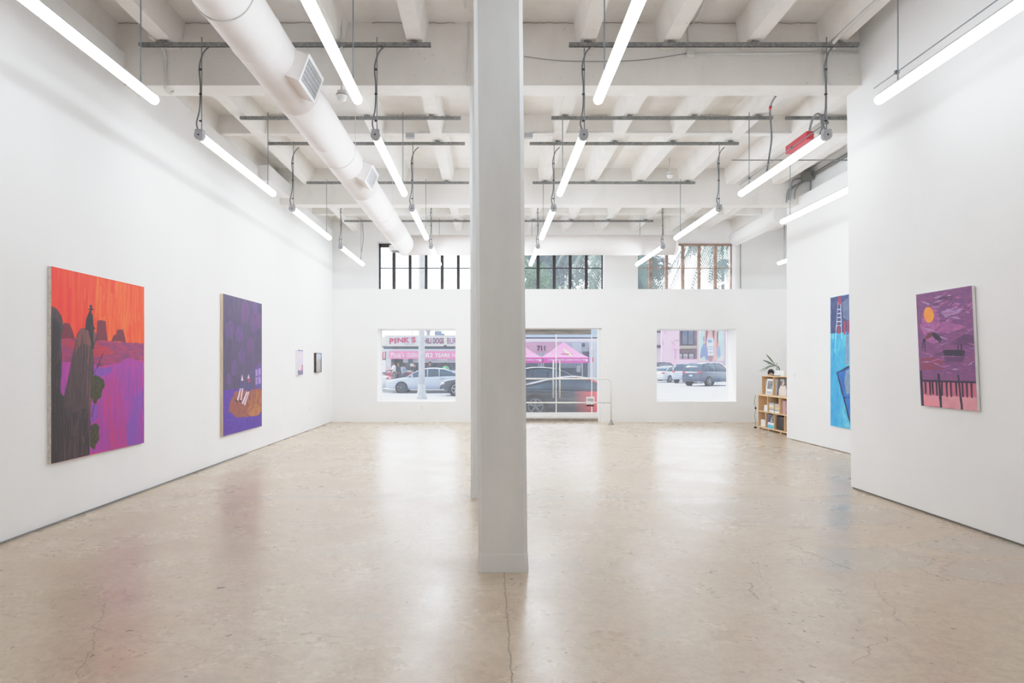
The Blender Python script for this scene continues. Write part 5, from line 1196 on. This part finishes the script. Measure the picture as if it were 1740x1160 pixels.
bx('counter_panel', STW, st, 685, 812, 609, 616, Z + .5, None, .1); bx('menu_board', STD_, st, 693.5, 701, 608.5, 617, Z + .4, None, .06); bx('menu_board', LW, st, 697, 704, 617.5, 622, Z + .4, None, .06)
bx('counter', STW, st, 686, 812, 629, 632, Z + .2, Z + .9); bx('counter_front', mat('counter_red', (186, 84, 104), .7), st, 692, 702, 632, 640, Z + .5, None, .1)
bx('door_opening', BLACK, st, 664.5, 684.5, 609.5, 634, Z + 2.0, None, .1)
bx('shelf_board', STD_, st, 750, 770, 615, 616.5, Z + .7, Z + 1.2); bx('light_box', LW, st, 744, 760, 609.5, 611.5, Z + .1, Z + .5)
bx('window_frame', LW, st, 729.5, 731.5, 609, 632, Z + .4, None, .1)
# rooftop things behind the sign
t = thing('rooftop_unit', 'blue grey rooftop air conditioner above the food stand sign', 'air conditioner', (WX(744, 50), 50, 3.6))
bx('unit_body', mat('unit_blue', (150, 164, 184), .7), t, 738.5, 749.5, 562, 572, 50.0, 51); bx('unit_duct', mat('unit_blue', (150, 164, 184), .7), t, 749.5, 755, 566.5, 572, 50.2, 50.8)
t = thing('vent_stack', 'pale rooftop vent stack beside the street pole', 'vent', (WX(727, 50), 50, 3.6))
q = MB(); q.tube([(WX(727, 50), 50.3, WH(572, 50)), (WX(727, 50), 50.3, WH(562, 50))], .13, 10); q.build('stack_pipe', POLEM, t); bx('stack_cap', POLEM, t, 722.5, 731.5, 560, 563, 50.0, 50.6)
t = thing('roof_antenna', 'thin roof antenna rod above the lettered sign', 'antenna', (WX(701, 49), 49, 3.5))
q = MB(); q.tube([(WX(701, 49), 49, WH(571, 49)), (WX(700.6, 49), 49, WH(557, 49))], .025, 6); q.build('rod', GREYD, t)
# people at the stand
def P_at(px, Zp): return (WX(px, Zp), Zp, G + .12)
gp = 'customers at the food stand'
shw, shb, shg, shd = mat('cloth_white', (232, 232, 236), .8), mat('cloth_pattern', (190, 196, 210), .8, rgb2=(74, 84, 110), scale=30, lo=.48, hi=.52), mat('cloth_green', (110, 206, 140), .8), mat('cloth_black', (40, 44, 56), .8)
kh, nv = mat('trousers_khaki', (130, 122, 118), .8), mat('trousers_navy', (70, 80, 98), .8)
person('man in white shirt and khaki trousers standing at the food stand', P_at(669.5, 46.2), -1.2, 1.78, SKINS[1], shw, kh, arm=(.45, .5))
person('person in patterned shirt waiting at the food stand', P_at(685, 46), 2.6, 1.62, SKINS[1], shb, nv)
person('person in grey dark clothes just behind the man in the white shirt', P_at(676.5, 47), .4, 1.72, SKINS[0], nv, nv)
person('person in black standing just left of the street pole', P_at(704.5, 46.5), .3, 1.66, SKINS[0], shd, nv)
person('man in black shirt looking over the silver sedan roof', P_at(730.5, 46), .2, 1.74, SKINS[0], shd, nv)
person('person in green shirt at the counter above the dark car', P_at(757, 46.4), 2.9, 1.68, SKINS[0], shg, nv)

# ---- pink market building behind the entrance, with canopies
PW, PWD = mat('pink_panel_wall', (236, 196, 214), .8, rgb2=(228, 182, 204), scale=1), mat('pink_panel_line', (206, 164, 186), .8)
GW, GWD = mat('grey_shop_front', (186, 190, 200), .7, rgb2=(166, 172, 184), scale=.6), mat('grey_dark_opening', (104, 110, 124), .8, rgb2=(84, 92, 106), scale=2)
Z = 54.0
mk = thing('market_building', 'pink and grey building with the number 711 above the canopies', 'building', (6, Z, G))
bx('upper_band', mat('sky_blue_band', (196, 212, 232), .6), mk, 800, 1062, 566, 573, Z - 1.2, Z - .8); bx('dark_gap', STD_, mk, 800, 1062, 573, 575.2, Z - .9, Z - .6); bx('fascia', mat('lilac_fascia', (236, 226, 240), .6), mk, 800, 1062, 575, 580.5, Z - 1.2, Z - .6)
pw = bx('panel_wall', PW, mk, 800, 953, 580, 606, Z)
for i in range(20): bx('panel_joint', PWD, pw, 902 + i * 2.6, 902.35 + i * 2.6, 581, 597.5, Z - .03, None, .03)
bx('panel_joint', PWD, pw, 800, 941, 597.3, 598, Z - .04, None, .03); bx('panel_joint', PWD, pw, 900, 942, 580.5, 581.5, Z - .04, None, .03)
for i in range(3): bx('panel_window', GW, pw, 911 + i * 5, 914.6 + i * 5, 599, 605, Z - .04, None, .03)
for i in range(3): bx('panel_joint', mat('coral_grid', (226, 128, 150), .7), pw, 893.5, 900, 583.5 + i * 3.4, 584.1 + i * 3.4, Z - .04, None, .03)
lt('711', 912.5, 926.6, 587, 596, Z - .06, LG, pw, bold=.04)
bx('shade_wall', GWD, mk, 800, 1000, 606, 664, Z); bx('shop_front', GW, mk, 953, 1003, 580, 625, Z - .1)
bx('glass_window', mat('pale_window', (198, 204, 216), .4), mk, 972.5, 988, 582, 597, Z - .15, None, .05); bx('dark_window', GWD, mk, 989, 994, 583, 589, Z - .15, None, .05); bx('door_panel', GWD, mk, 990, 1003, 597, 650, Z - .15, None, .05)
bx('white_board', LW, mk, 979, 986, 621, 632, Z - .3, None, .05); bx('post', STW, mk, 1001.5, 1009, 580, 660, Z - .4, None, .3); bx('side_wall', mat('side_white', (222, 224, 230), .7), mk, 1009, 1062, 580, 660, Z + .5, None, .2)
bx('pale_upper_panel', mat('sky_blue_band', (196, 212, 232), .6), mk, 1003, 1062, 548, 574, Z - .7, None, .2); bx('small_sign', LW, mk, 1003.3, 1008, 589, 595, Z - .45, None, .03); lt('3', 1004.4, 1007, 590, 594, Z - .47, TAIL, mk); bx('red_banner', TAIL, mk, 1006.3, 1008, 607, 615, Z - .45, None, .03)
for i in range(26): bx('fence_slat', STD_, mk, 905 + i * 3.4, 906 + i * 3.4, 616, 660, Z - .4, None, .05)
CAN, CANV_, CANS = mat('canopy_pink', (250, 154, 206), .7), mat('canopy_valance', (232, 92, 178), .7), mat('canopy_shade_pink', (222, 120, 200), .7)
def canopy(pxc, label):
    Zc = 44.5; s = 1.46; x = WX(pxc, Zc); h0, h1, h2 = WH(616.3, Zc - s), WH(607, Zc - s), WH(580.5, Zc)
    t = thing('canopy_tent', label, 'canopy', (x, Zc, G), 0, 'pink canopy tents')
    n = 6
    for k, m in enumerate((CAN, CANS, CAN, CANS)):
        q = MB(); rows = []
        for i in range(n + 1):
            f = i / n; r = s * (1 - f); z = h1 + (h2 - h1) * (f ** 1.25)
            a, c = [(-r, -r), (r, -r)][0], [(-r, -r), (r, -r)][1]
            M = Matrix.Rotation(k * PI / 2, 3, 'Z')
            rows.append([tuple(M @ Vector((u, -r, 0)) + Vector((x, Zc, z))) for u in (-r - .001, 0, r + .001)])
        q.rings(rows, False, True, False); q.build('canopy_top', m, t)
    for k in range(4):
        M = Matrix.Rotation(k * PI / 2, 3, 'Z'); q = MB()
        P = [M @ Vector(v) + Vector((x, Zc, 0)) for v in ((-s, -s, 0), (s, -s, 0), (s, -s + .01, 0), (-s, -s + .01, 0))]
        q.hexa([(p.x, p.y, h0) for p in P] + [(p.x, p.y, h1) for p in P]); v = q.build('valance', CANV_, t)
        if k == 0:
            lettering('A HOLLYWOOD LEGEND SINCE 1939', (x + .05, Zc - s - .012, (h0 + h1) / 2 + .02), 2.35, .1, (1, 0, 0), (0, 0, 1), LW, v, depth=.002, bold=.02)
            q = MB(); q.box(x + 1.24, x + 1.37, Zc - s - .014, Zc - s - .004, (h0 + h1) / 2 - .07, (h0 + h1) / 2 + .06); q.build('square_mark', LW, v)
    for sx in (-1, 1):
        for sy in (-1, 1):
            q = MB(); q.tube([(x + sx * (s - .05), Zc + sy * (s - .05), G), (x + sx * (s - .05), Zc + sy * (s - .05), h1 - .02)], .025, 6); q.build('leg', STW, t)
    # emblem printed on the front slope
    def onslope(u, f):
        r = s * (1 - f); z = h1 + (h2 - h1) * f ** 1.25; return Vector((x + u, Zc - r - .02, z + .012))
    q = MB(); q.poly([onslope(-.12, .62), onslope(.02, .6), onslope(.3, .32), onslope(.5, .1), onslope(.3, .12), onslope(.05, .35)]); q.build('emblem', mat('emblem_cream', (240, 216, 178), .7), t)
    d = (onslope(0, .4) - onslope(0, .2)).normalized(); lettering("PINK'S", onslope(.1, .28) - Vector((0, .012, 0)), .7, .16, (1, 0, 0), d, LB, t, bold=.03, depth=.003)
canopy(957.5, 'pink canopy tent with white lettering on its front edge, right of the pair'); canopy(881, 'pink canopy tent half hidden by the column, left of the pair')
# planted hedge beside the canopies
LEAFD = mat('hedge_leaf', (74, 96, 66), .7, rgb2=(46, 62, 50), scale=4); LEAFL = mat('tree_leaf', (104, 146, 92), .7, rgb2=(72, 112, 78), scale=1.5); LEAFP = mat('palm_leaf', (112, 134, 118), .6, rgb2=(78, 104, 92), scale=1.2); TRK = mat('trunk_bark', (134, 116, 102), .9, rgb2=(100, 86, 76), scale=6)
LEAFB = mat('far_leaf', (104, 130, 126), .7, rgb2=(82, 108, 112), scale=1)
def leaf_cloud(name, blobs, n, size, m, parent, seed):
    rnd = random.Random(seed); q = MB()
    tot = sum(r ** 2 for *_, r in blobs)
    for bx_, by_, bz_, r in blobs:
        for _ in range(int(n * r * r / tot)):
            v = Vector((rnd.gauss(0, 1), rnd.gauss(0, 1), rnd.gauss(0, 1))).normalized() * r * rnd.uniform(.55, 1.05)
            c = Vector((bx_, by_, bz_)) + v; a = Vector((rnd.gauss(0, 1), rnd.gauss(0, 1), rnd.gauss(0, 1))).normalized(); b_ = a.orthogonal().normalized(); s = size * rnd.uniform(.6, 1.4)
            q.poly([c - a * s, c + b_ * s * .5, c + a * s, c - b_ * s * .5])
    return q.build(name, m, parent, recalc=False)
t = thing('hedge_bush', 'dark leafy bush beside the left canopy, low in the entrance glass', 'bush', (WX(900, 42), 42, G))
leaf_cloud('foliage', [(WX(899, 42), 42, .55, .5), (WX(906, 42), 42.2, .6, .42), (WX(893, 42), 42, .7, .5)], 700, .09, LEAFD, t, 3)
q = MB(); q.tube([(WX(899, 42), 42, G), (WX(899, 42), 42, .4)], .05, 6); q.build('stem', TRK, t)
def tree(px, py, Zt, r, label, m, seed, n=2600, size=.16):
    x, h = WX(px, Zt), WH(py, Zt); t = thing('tree', label, 'tree', (x, Zt, G), 0, 'trees seen through the high windows')
    rnd = random.Random(seed)
    leaf_cloud('crown', [(x + rnd.uniform(-r, r) * .7, Zt + rnd.uniform(-r, r) * .5, h + rnd.uniform(-r, r) * .6, r * rnd.uniform(.4, .7)) for _ in range(9)], n, size, m, t, seed)
    q = MB(); q.tube([(x, Zt, G), (x + .1, Zt, h * .6), (x, Zt, h)], [.22, .17, .1], 8); q.build('trunk', TRK, t)
    for k in range(3):
        a = 2 * PI * k / 3 + seed; q = MB(); q.tube([(x, Zt, h * .75), (x + math.cos(a) * r * .6, Zt + math.sin(a) * r * .6, h + r * .2)], [.08, .03], 6); q.build('branch', TRK, t)
tree(900, 478, 76, 2.3, 'bright green leafy tree low in the window above the entrance, by the column', LEAFL, 5)
tree(926, 482, 62, 1.7, 'small bright green tree right of the leafier one, window above the entrance', LEAFL, 8, 1800)
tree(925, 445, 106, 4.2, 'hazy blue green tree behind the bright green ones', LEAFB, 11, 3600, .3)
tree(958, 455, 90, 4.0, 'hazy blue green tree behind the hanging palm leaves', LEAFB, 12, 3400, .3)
tree(1094, 478, 66, 2.2, 'dim green tree at the left edge of the sunlit brown window', LEAFB, 14, 2600, .26)
def palm(px, py, Zt, label, nf, lf, seed, droop=1.0, lw=.038, nl=40, m=LEAFP, hang=None):
    x, h = WX(px, Zt), WH(py, Zt); t = thing('palm_tree', label, 'palm tree', (x, Zt, G), 0, 'palm trees'); rnd = random.Random(seed)
    q = MB(); q.tube([(x + .1, Zt, G), (x + .05, Zt, h * .5), (x, Zt, h)], [.26, .2, .22], 10); q.build('trunk', TRK, t)
    for k in range(nf):
        a = 2 * PI * k / nf + rnd.uniform(-.2, .2); el = rnd.uniform(-.5, 1.0); L_ = lf * rnd.uniform(.8, 1.1)
        q = MB(); pts = []; n = 12
        for i in range(n + 1):
            f = i / n
            pts.append(Vector((x + math.cos(a) * L_ * f * math.cos(el * .6) * (1 - .25 * f), Zt + math.sin(a) * L_ * f * math.cos(el * .6) * (1 - .25 * f), h + L_ * (math.sin(el) * f - droop * f * f * (.75 + .3 * (1 - abs(el)))))))
        q.tube(pts, [.03 * (1 - .8 * i / n) for i in range(n + 1)], 5)
        for i in range(nl):
            f = .12 + .88 * i / nl; u = f * n; i0 = min(int(u), n - 1); p = pts[i0].lerp(pts[i0 + 1], u - i0); d = (pts[i0 + 1] - pts[i0]).normalized()
            sd = d.cross(Vector((0, 0, 1)))
            sd = sd.normalized() if sd.length > .05 else Vector((1, 0, 0))
            ll = lf * .27 * math.sin(PI * (.1 + .85 * f)) * rnd.uniform(.85, 1.15)
            for s in (-1, 1):
                e = p + (sd * s * .75 + d * .55 + Vector((0, 0, -.55))) .normalized() * ll
                mid = p.lerp(e, .5) + Vector((0, 0, .04)); w_ = d * lw
                q.poly([p - w_, mid - w_ * .8, e, mid + w_ * .8, p + w_])
        q.build('frond', m, t, recalc=False)
palm(1042, 388, 27, 'tall palm with drooping grey green fronds in the window above the entrance', 17, 3.4, 21, .85)
palm(1250, 372, 27, 'tall palm with long fronds filling the middle of the sunlit brown window', 17, 3.9, 22, .85)
palm(1060, 366, 25, 'palm with drooping fronds at the left of the sunlit brown window', 15, 3.5, 24, .85)
palm(1228, 446, 90, 'small distant palm at the right end of the sunlit brown window', 18, 2.6, 23, 1.2, .09, 16, LEAFB)

# ---- pink wall building with balcony and mural beyond the parking lot
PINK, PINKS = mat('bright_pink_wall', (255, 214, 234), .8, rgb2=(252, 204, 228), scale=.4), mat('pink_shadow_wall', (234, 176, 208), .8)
BRN, BRD, BEI, WGL, WGD = mat('brown_recess', (140, 122, 122), .8, rgb2=(124, 106, 108), scale=.8), mat('window_dark_frame', (70, 66, 76), .6), mat('beige_ledge', (196, 182, 166), .8), mat('blue_grey_glass', (122, 134, 156), .3, rgb2=(96, 108, 132), scale=.7), mat('grey_blind', (188, 190, 194), .7)
Z = 76.0
pb_ = thing('pink_building', 'bright pink building with brown balcony recess beyond the parking lot', 'building', (24, Z, G))
bx('grey_neighbour_wall', mat('neighbour_grey', (202, 204, 210), .8), pb_, 1095, 1125, 530, 640, Z + 1.5); bx('dark_band', BRD, pb_, 1112, 1124.4, 586, 591, Z + 1.2); bx('dark_band', GWD, pb_, 1112, 1124.4, 558, 565, Z + 1.2)
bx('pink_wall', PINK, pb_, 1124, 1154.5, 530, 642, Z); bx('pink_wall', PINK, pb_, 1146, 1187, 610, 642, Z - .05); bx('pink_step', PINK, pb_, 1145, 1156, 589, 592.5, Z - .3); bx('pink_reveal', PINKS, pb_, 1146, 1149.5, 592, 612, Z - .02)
bx('recess_wall', BRN, pb_, 1149, 1186, 530, 612, Z + .6); bx('balcony_ledge', BEI, pb_, 1156, 1186, 587, 592, Z + .1, Z + .6)
wf = bx('balcony_door', BRD, pb_, 1158, 1179.5, 552, 586.5, Z + .5)
for a, b_ in ((1159.8, 1167.8), (1170, 1178)): bx('pane', WGL, wf, a, b_, 552, 585, Z + .45, None, .05)
rl = bx('balcony_rail', GREYD, pb_, 1157, 1186, 576.3, 576.9, Z + .12, None, .05); bx('balcony_rail', GREYD, pb_, 1157, 1186, 581, 581.4, Z + .12, None, .05)
wf = bx('lower_window', BRD, pb_, 1150, 1179.5, 599.5, 609.5, Z + .5)
for k in range(3): bx('pane', WGD, wf, 1151.5 + k * 9.8, 1158.8 + k * 9.8, 600.8, 606, Z + .45, None, .05); bx('pane', mat('pink_blind', (206, 176, 194), .7), wf, 1151.5 + k * 9.8, 1158.8 + k * 9.8, 606.8, 609, Z + .45, None, .05)
bx('mural_wall', mat('mural_side_pink', (252, 226, 238), .8), pb_, 1185.5, 1245, 530, 642, Z - .1); bx('lilac_pier', mat('lilac_pier', (218, 196, 222), .8), pb_, 1231, 1235.5, 530, 620, Z - .4)
CRK2 = mat('wall_vine', (196, 134, 166), .8)
for pts in (((1141, 580), (1144, 582), (1146, 586)), ((1145, 579), (1150, 578), (1154, 578.5)), ((1126, 578), (1127, 584), (1128, 586)), ((1130, 562), (1131, 568))):
    q = MB(); q.tube([(WX(a, Z - .06), Z - .06, WH(c, Z - .06)) for a, c in pts], .025, 5); q.build('wall_crack', CRK2, pb_)
# mural: plain painted figure of a woman in jacket
mu = thing('mural', 'large pastel wall painting of a long haired woman in a blue jacket', 'mural', (WX(1209, Z - .2), Z - .2, 0))
Zm = Z - .25
def mp_(pts, m, k, name='painted_shape'):
    q = MB(); q.poly([(WX(a, Zm - .01 * k), Zm - .01 * k, WH(c, Zm - .01 * k)) for a, c in pts]); return q.build(name, m, mu)
mm = lambda n, c: mat('mural_' + n, c, .8, rgb2=tuple(max(0, int(v * .93)) for v in c), scale=.7)
mp_([(1187, 552), (1231, 552), (1231, 613), (1187, 613)], mm('ground_cream', (255, 234, 230)), 0, 'painted_ground')
mp_([(1190, 600), (1189, 575), (1193, 555), (1196, 545), (1224, 545), (1228, 570), (1228, 600), (1222, 611), (1194, 611)], mm('mint', (196, 240, 232)), 1)
mp_([(1199, 556), (1202, 546), (1214, 546), (1219, 556), (1220, 575), (1224, 590), (1218, 613), (1210, 613), (1200, 600), (1196, 590), (1194, 580)], mm('peach_skin', (248, 192, 180)), 2)
mp_([(1201, 548), (1203, 546), (1203, 566), (1200, 582), (1201, 594), (1198, 590), (1199, 570)], mm('brown_hair', (150, 108, 104)), 3)
mp_([(1208.5, 548), (1213, 546), (1215, 560), (1213, 580), (1211, 572), (1210, 560)], mm('brown_hair', (150, 108, 104)), 3)
mp_([(1218, 565), (1221, 560), (1220, 580), (1218, 592)], mm('brown_hair', (150, 108, 104)), 3)
mp_([(1203.5, 572), (1206, 575), (1210.5, 575), (1212, 573), (1212, 590), (1212.5, 604), (1203, 604), (1202.5, 588), (1201, 582)], mm('white_top', (244, 246, 252)), 4)
mp_([(1203, 577), (1206, 576), (1210, 578), (1211, 581), (1205, 583), (1202.5, 582)], mm('top_blue', (150, 172, 216)), 5)
for yy in (589, 593, 598.5): mp_([(1204, yy), (1211, yy - .8), (1211.5, yy + .5), (1204.5, yy + 1.2)], mm('top_blue', (150, 172, 216)), 5)
mp_([(1196, 583), (1200, 586), (1202.5, 596), (1203, 608), (1201, 613), (1197, 604), (1191, 609), (1190, 604), (1192, 592)], mm('jacket', (150, 160, 204)), 6)
mp_([(1219, 587), (1223, 591), (1224.5, 604), (1220, 608), (1218, 598)], mm('jacket_pale', (170, 184, 222)), 6)
mp_([(1202.5, 604), (1212.5, 604), (1211, 612), (1208, 614), (1203, 612)], mm('shorts', (184, 138, 148)), 5)
mp_([(1194.5, 573), (1197, 571), (1197, 580), (1195, 578)], mm('jacket', (150, 160, 204)), 6)
# ================================================================== LIGHT AND CAMERA
w = bpy.data.worlds.new('sky'); C_scene = bpy.context.scene; C_scene.world = w; w.use_nodes = True
nt = w.node_tree; bg = nt.nodes['Background']
tc = nt.nodes.new('ShaderNodeTexCoord'); sp = nt.nodes.new('ShaderNodeSeparateXYZ'); nt.links.new(tc.outputs['Generated'], sp.inputs[0])
cr = nt.nodes.new('ShaderNodeValToRGB'); nt.links.new(sp.outputs[2], cr.inputs[0])
cr.color_ramp.elements[0].position = 0; cr.color_ramp.elements[0].color = (1, 1, 1, 1)
cr.color_ramp.elements[1].position = .6; cr.color_ramp.elements[1].color = (.62, .78, 1, 1)
nt.links.new(cr.outputs[0], bg.inputs[0]); f1 = nt.nodes.new('ShaderNodeMapRange'); f1.inputs[1].default_value = .1; f1.inputs[2].default_value = .9; f1.inputs[3].default_value = SKY; f1.inputs[4].default_value = SKYF
nt.links.new(sp.outputs[1], f1.inputs[0]); nt.links.new(f1.outputs[0], bg.inputs[1])       # hazy sky, brighter toward the street side
sun = bpy.data.lights.new('sun', 'SUN'); sun.energy = SUN; sun.angle = .01; sun.color = (1, .96, .9)
so = bpy.data.objects.new('sun', sun); C.objects.link(so)
so.rotation_euler = Vector((.6, -.27, -.75)).to_track_quat('-Z', 'Y').to_euler()
for y, e in ((-.6, FILL), (-3.4, FILL * .8)):      # unseen fill lamps added behind the viewer to brighten the column front
    la = bpy.data.lights.new('fill_lamp', 'AREA'); la.shape = 'RECTANGLE'; la.size = 7; la.size_y = 1.6; la.energy = e; la.color = (.97, .985, 1)
    lo = bpy.data.objects.new('fill_lamp', la); C.objects.link(lo); lo.location = (0, y, 4.2); lo.rotation_euler = (math.radians(25), 0, 0)
cam = bpy.data.cameras.new('camera'); co = bpy.data.objects.new('camera', cam); C.objects.link(co)
co.location = (0, 0, EYE); co.rotation_euler = (PI / 2, 0, 0)
cam.sensor_width = 36; cam.lens = 36 * F / 1740
cam.shift_x = (870 - CX) / 1740; cam.shift_y = (CY - 580) / 1740
cam.clip_end = 500
C_scene.camera = co
vs = C_scene.view_settings; vs.view_transform = 'Standard'; vs.look = 'None'; vs.exposure = EXPO; vs.gamma = 1
vs.use_curve_mapping = True          # film-like shoulder for the highlights
cm = vs.curve_mapping; cm.white_level = (4, 4, 4); cm.extend = 'HORIZONTAL'
cv = cm.curves[3]
for x, y in ((.1, .102), (.3, .31), (.5, .52), (.65, .65), (.8, .75), (1.1, .86), (1.7, .925), (2.6, .97)): cv.points.new(x / 4, y)
for p in cv.points: p.handle_type = 'AUTO_CLAMPED'
cm.update()
cy = C_scene.cycles
cy.max_bounces = 10; cy.diffuse_bounces = 6; cy.glossy_bounces = 4; cy.transparent_max_bounces = 16; cy.transmission_bounces = 4
cy.sample_clamp_indirect = 6; cy.caustics_reflective = False; cy.caustics_refractive = False; cy.use_denoising = True
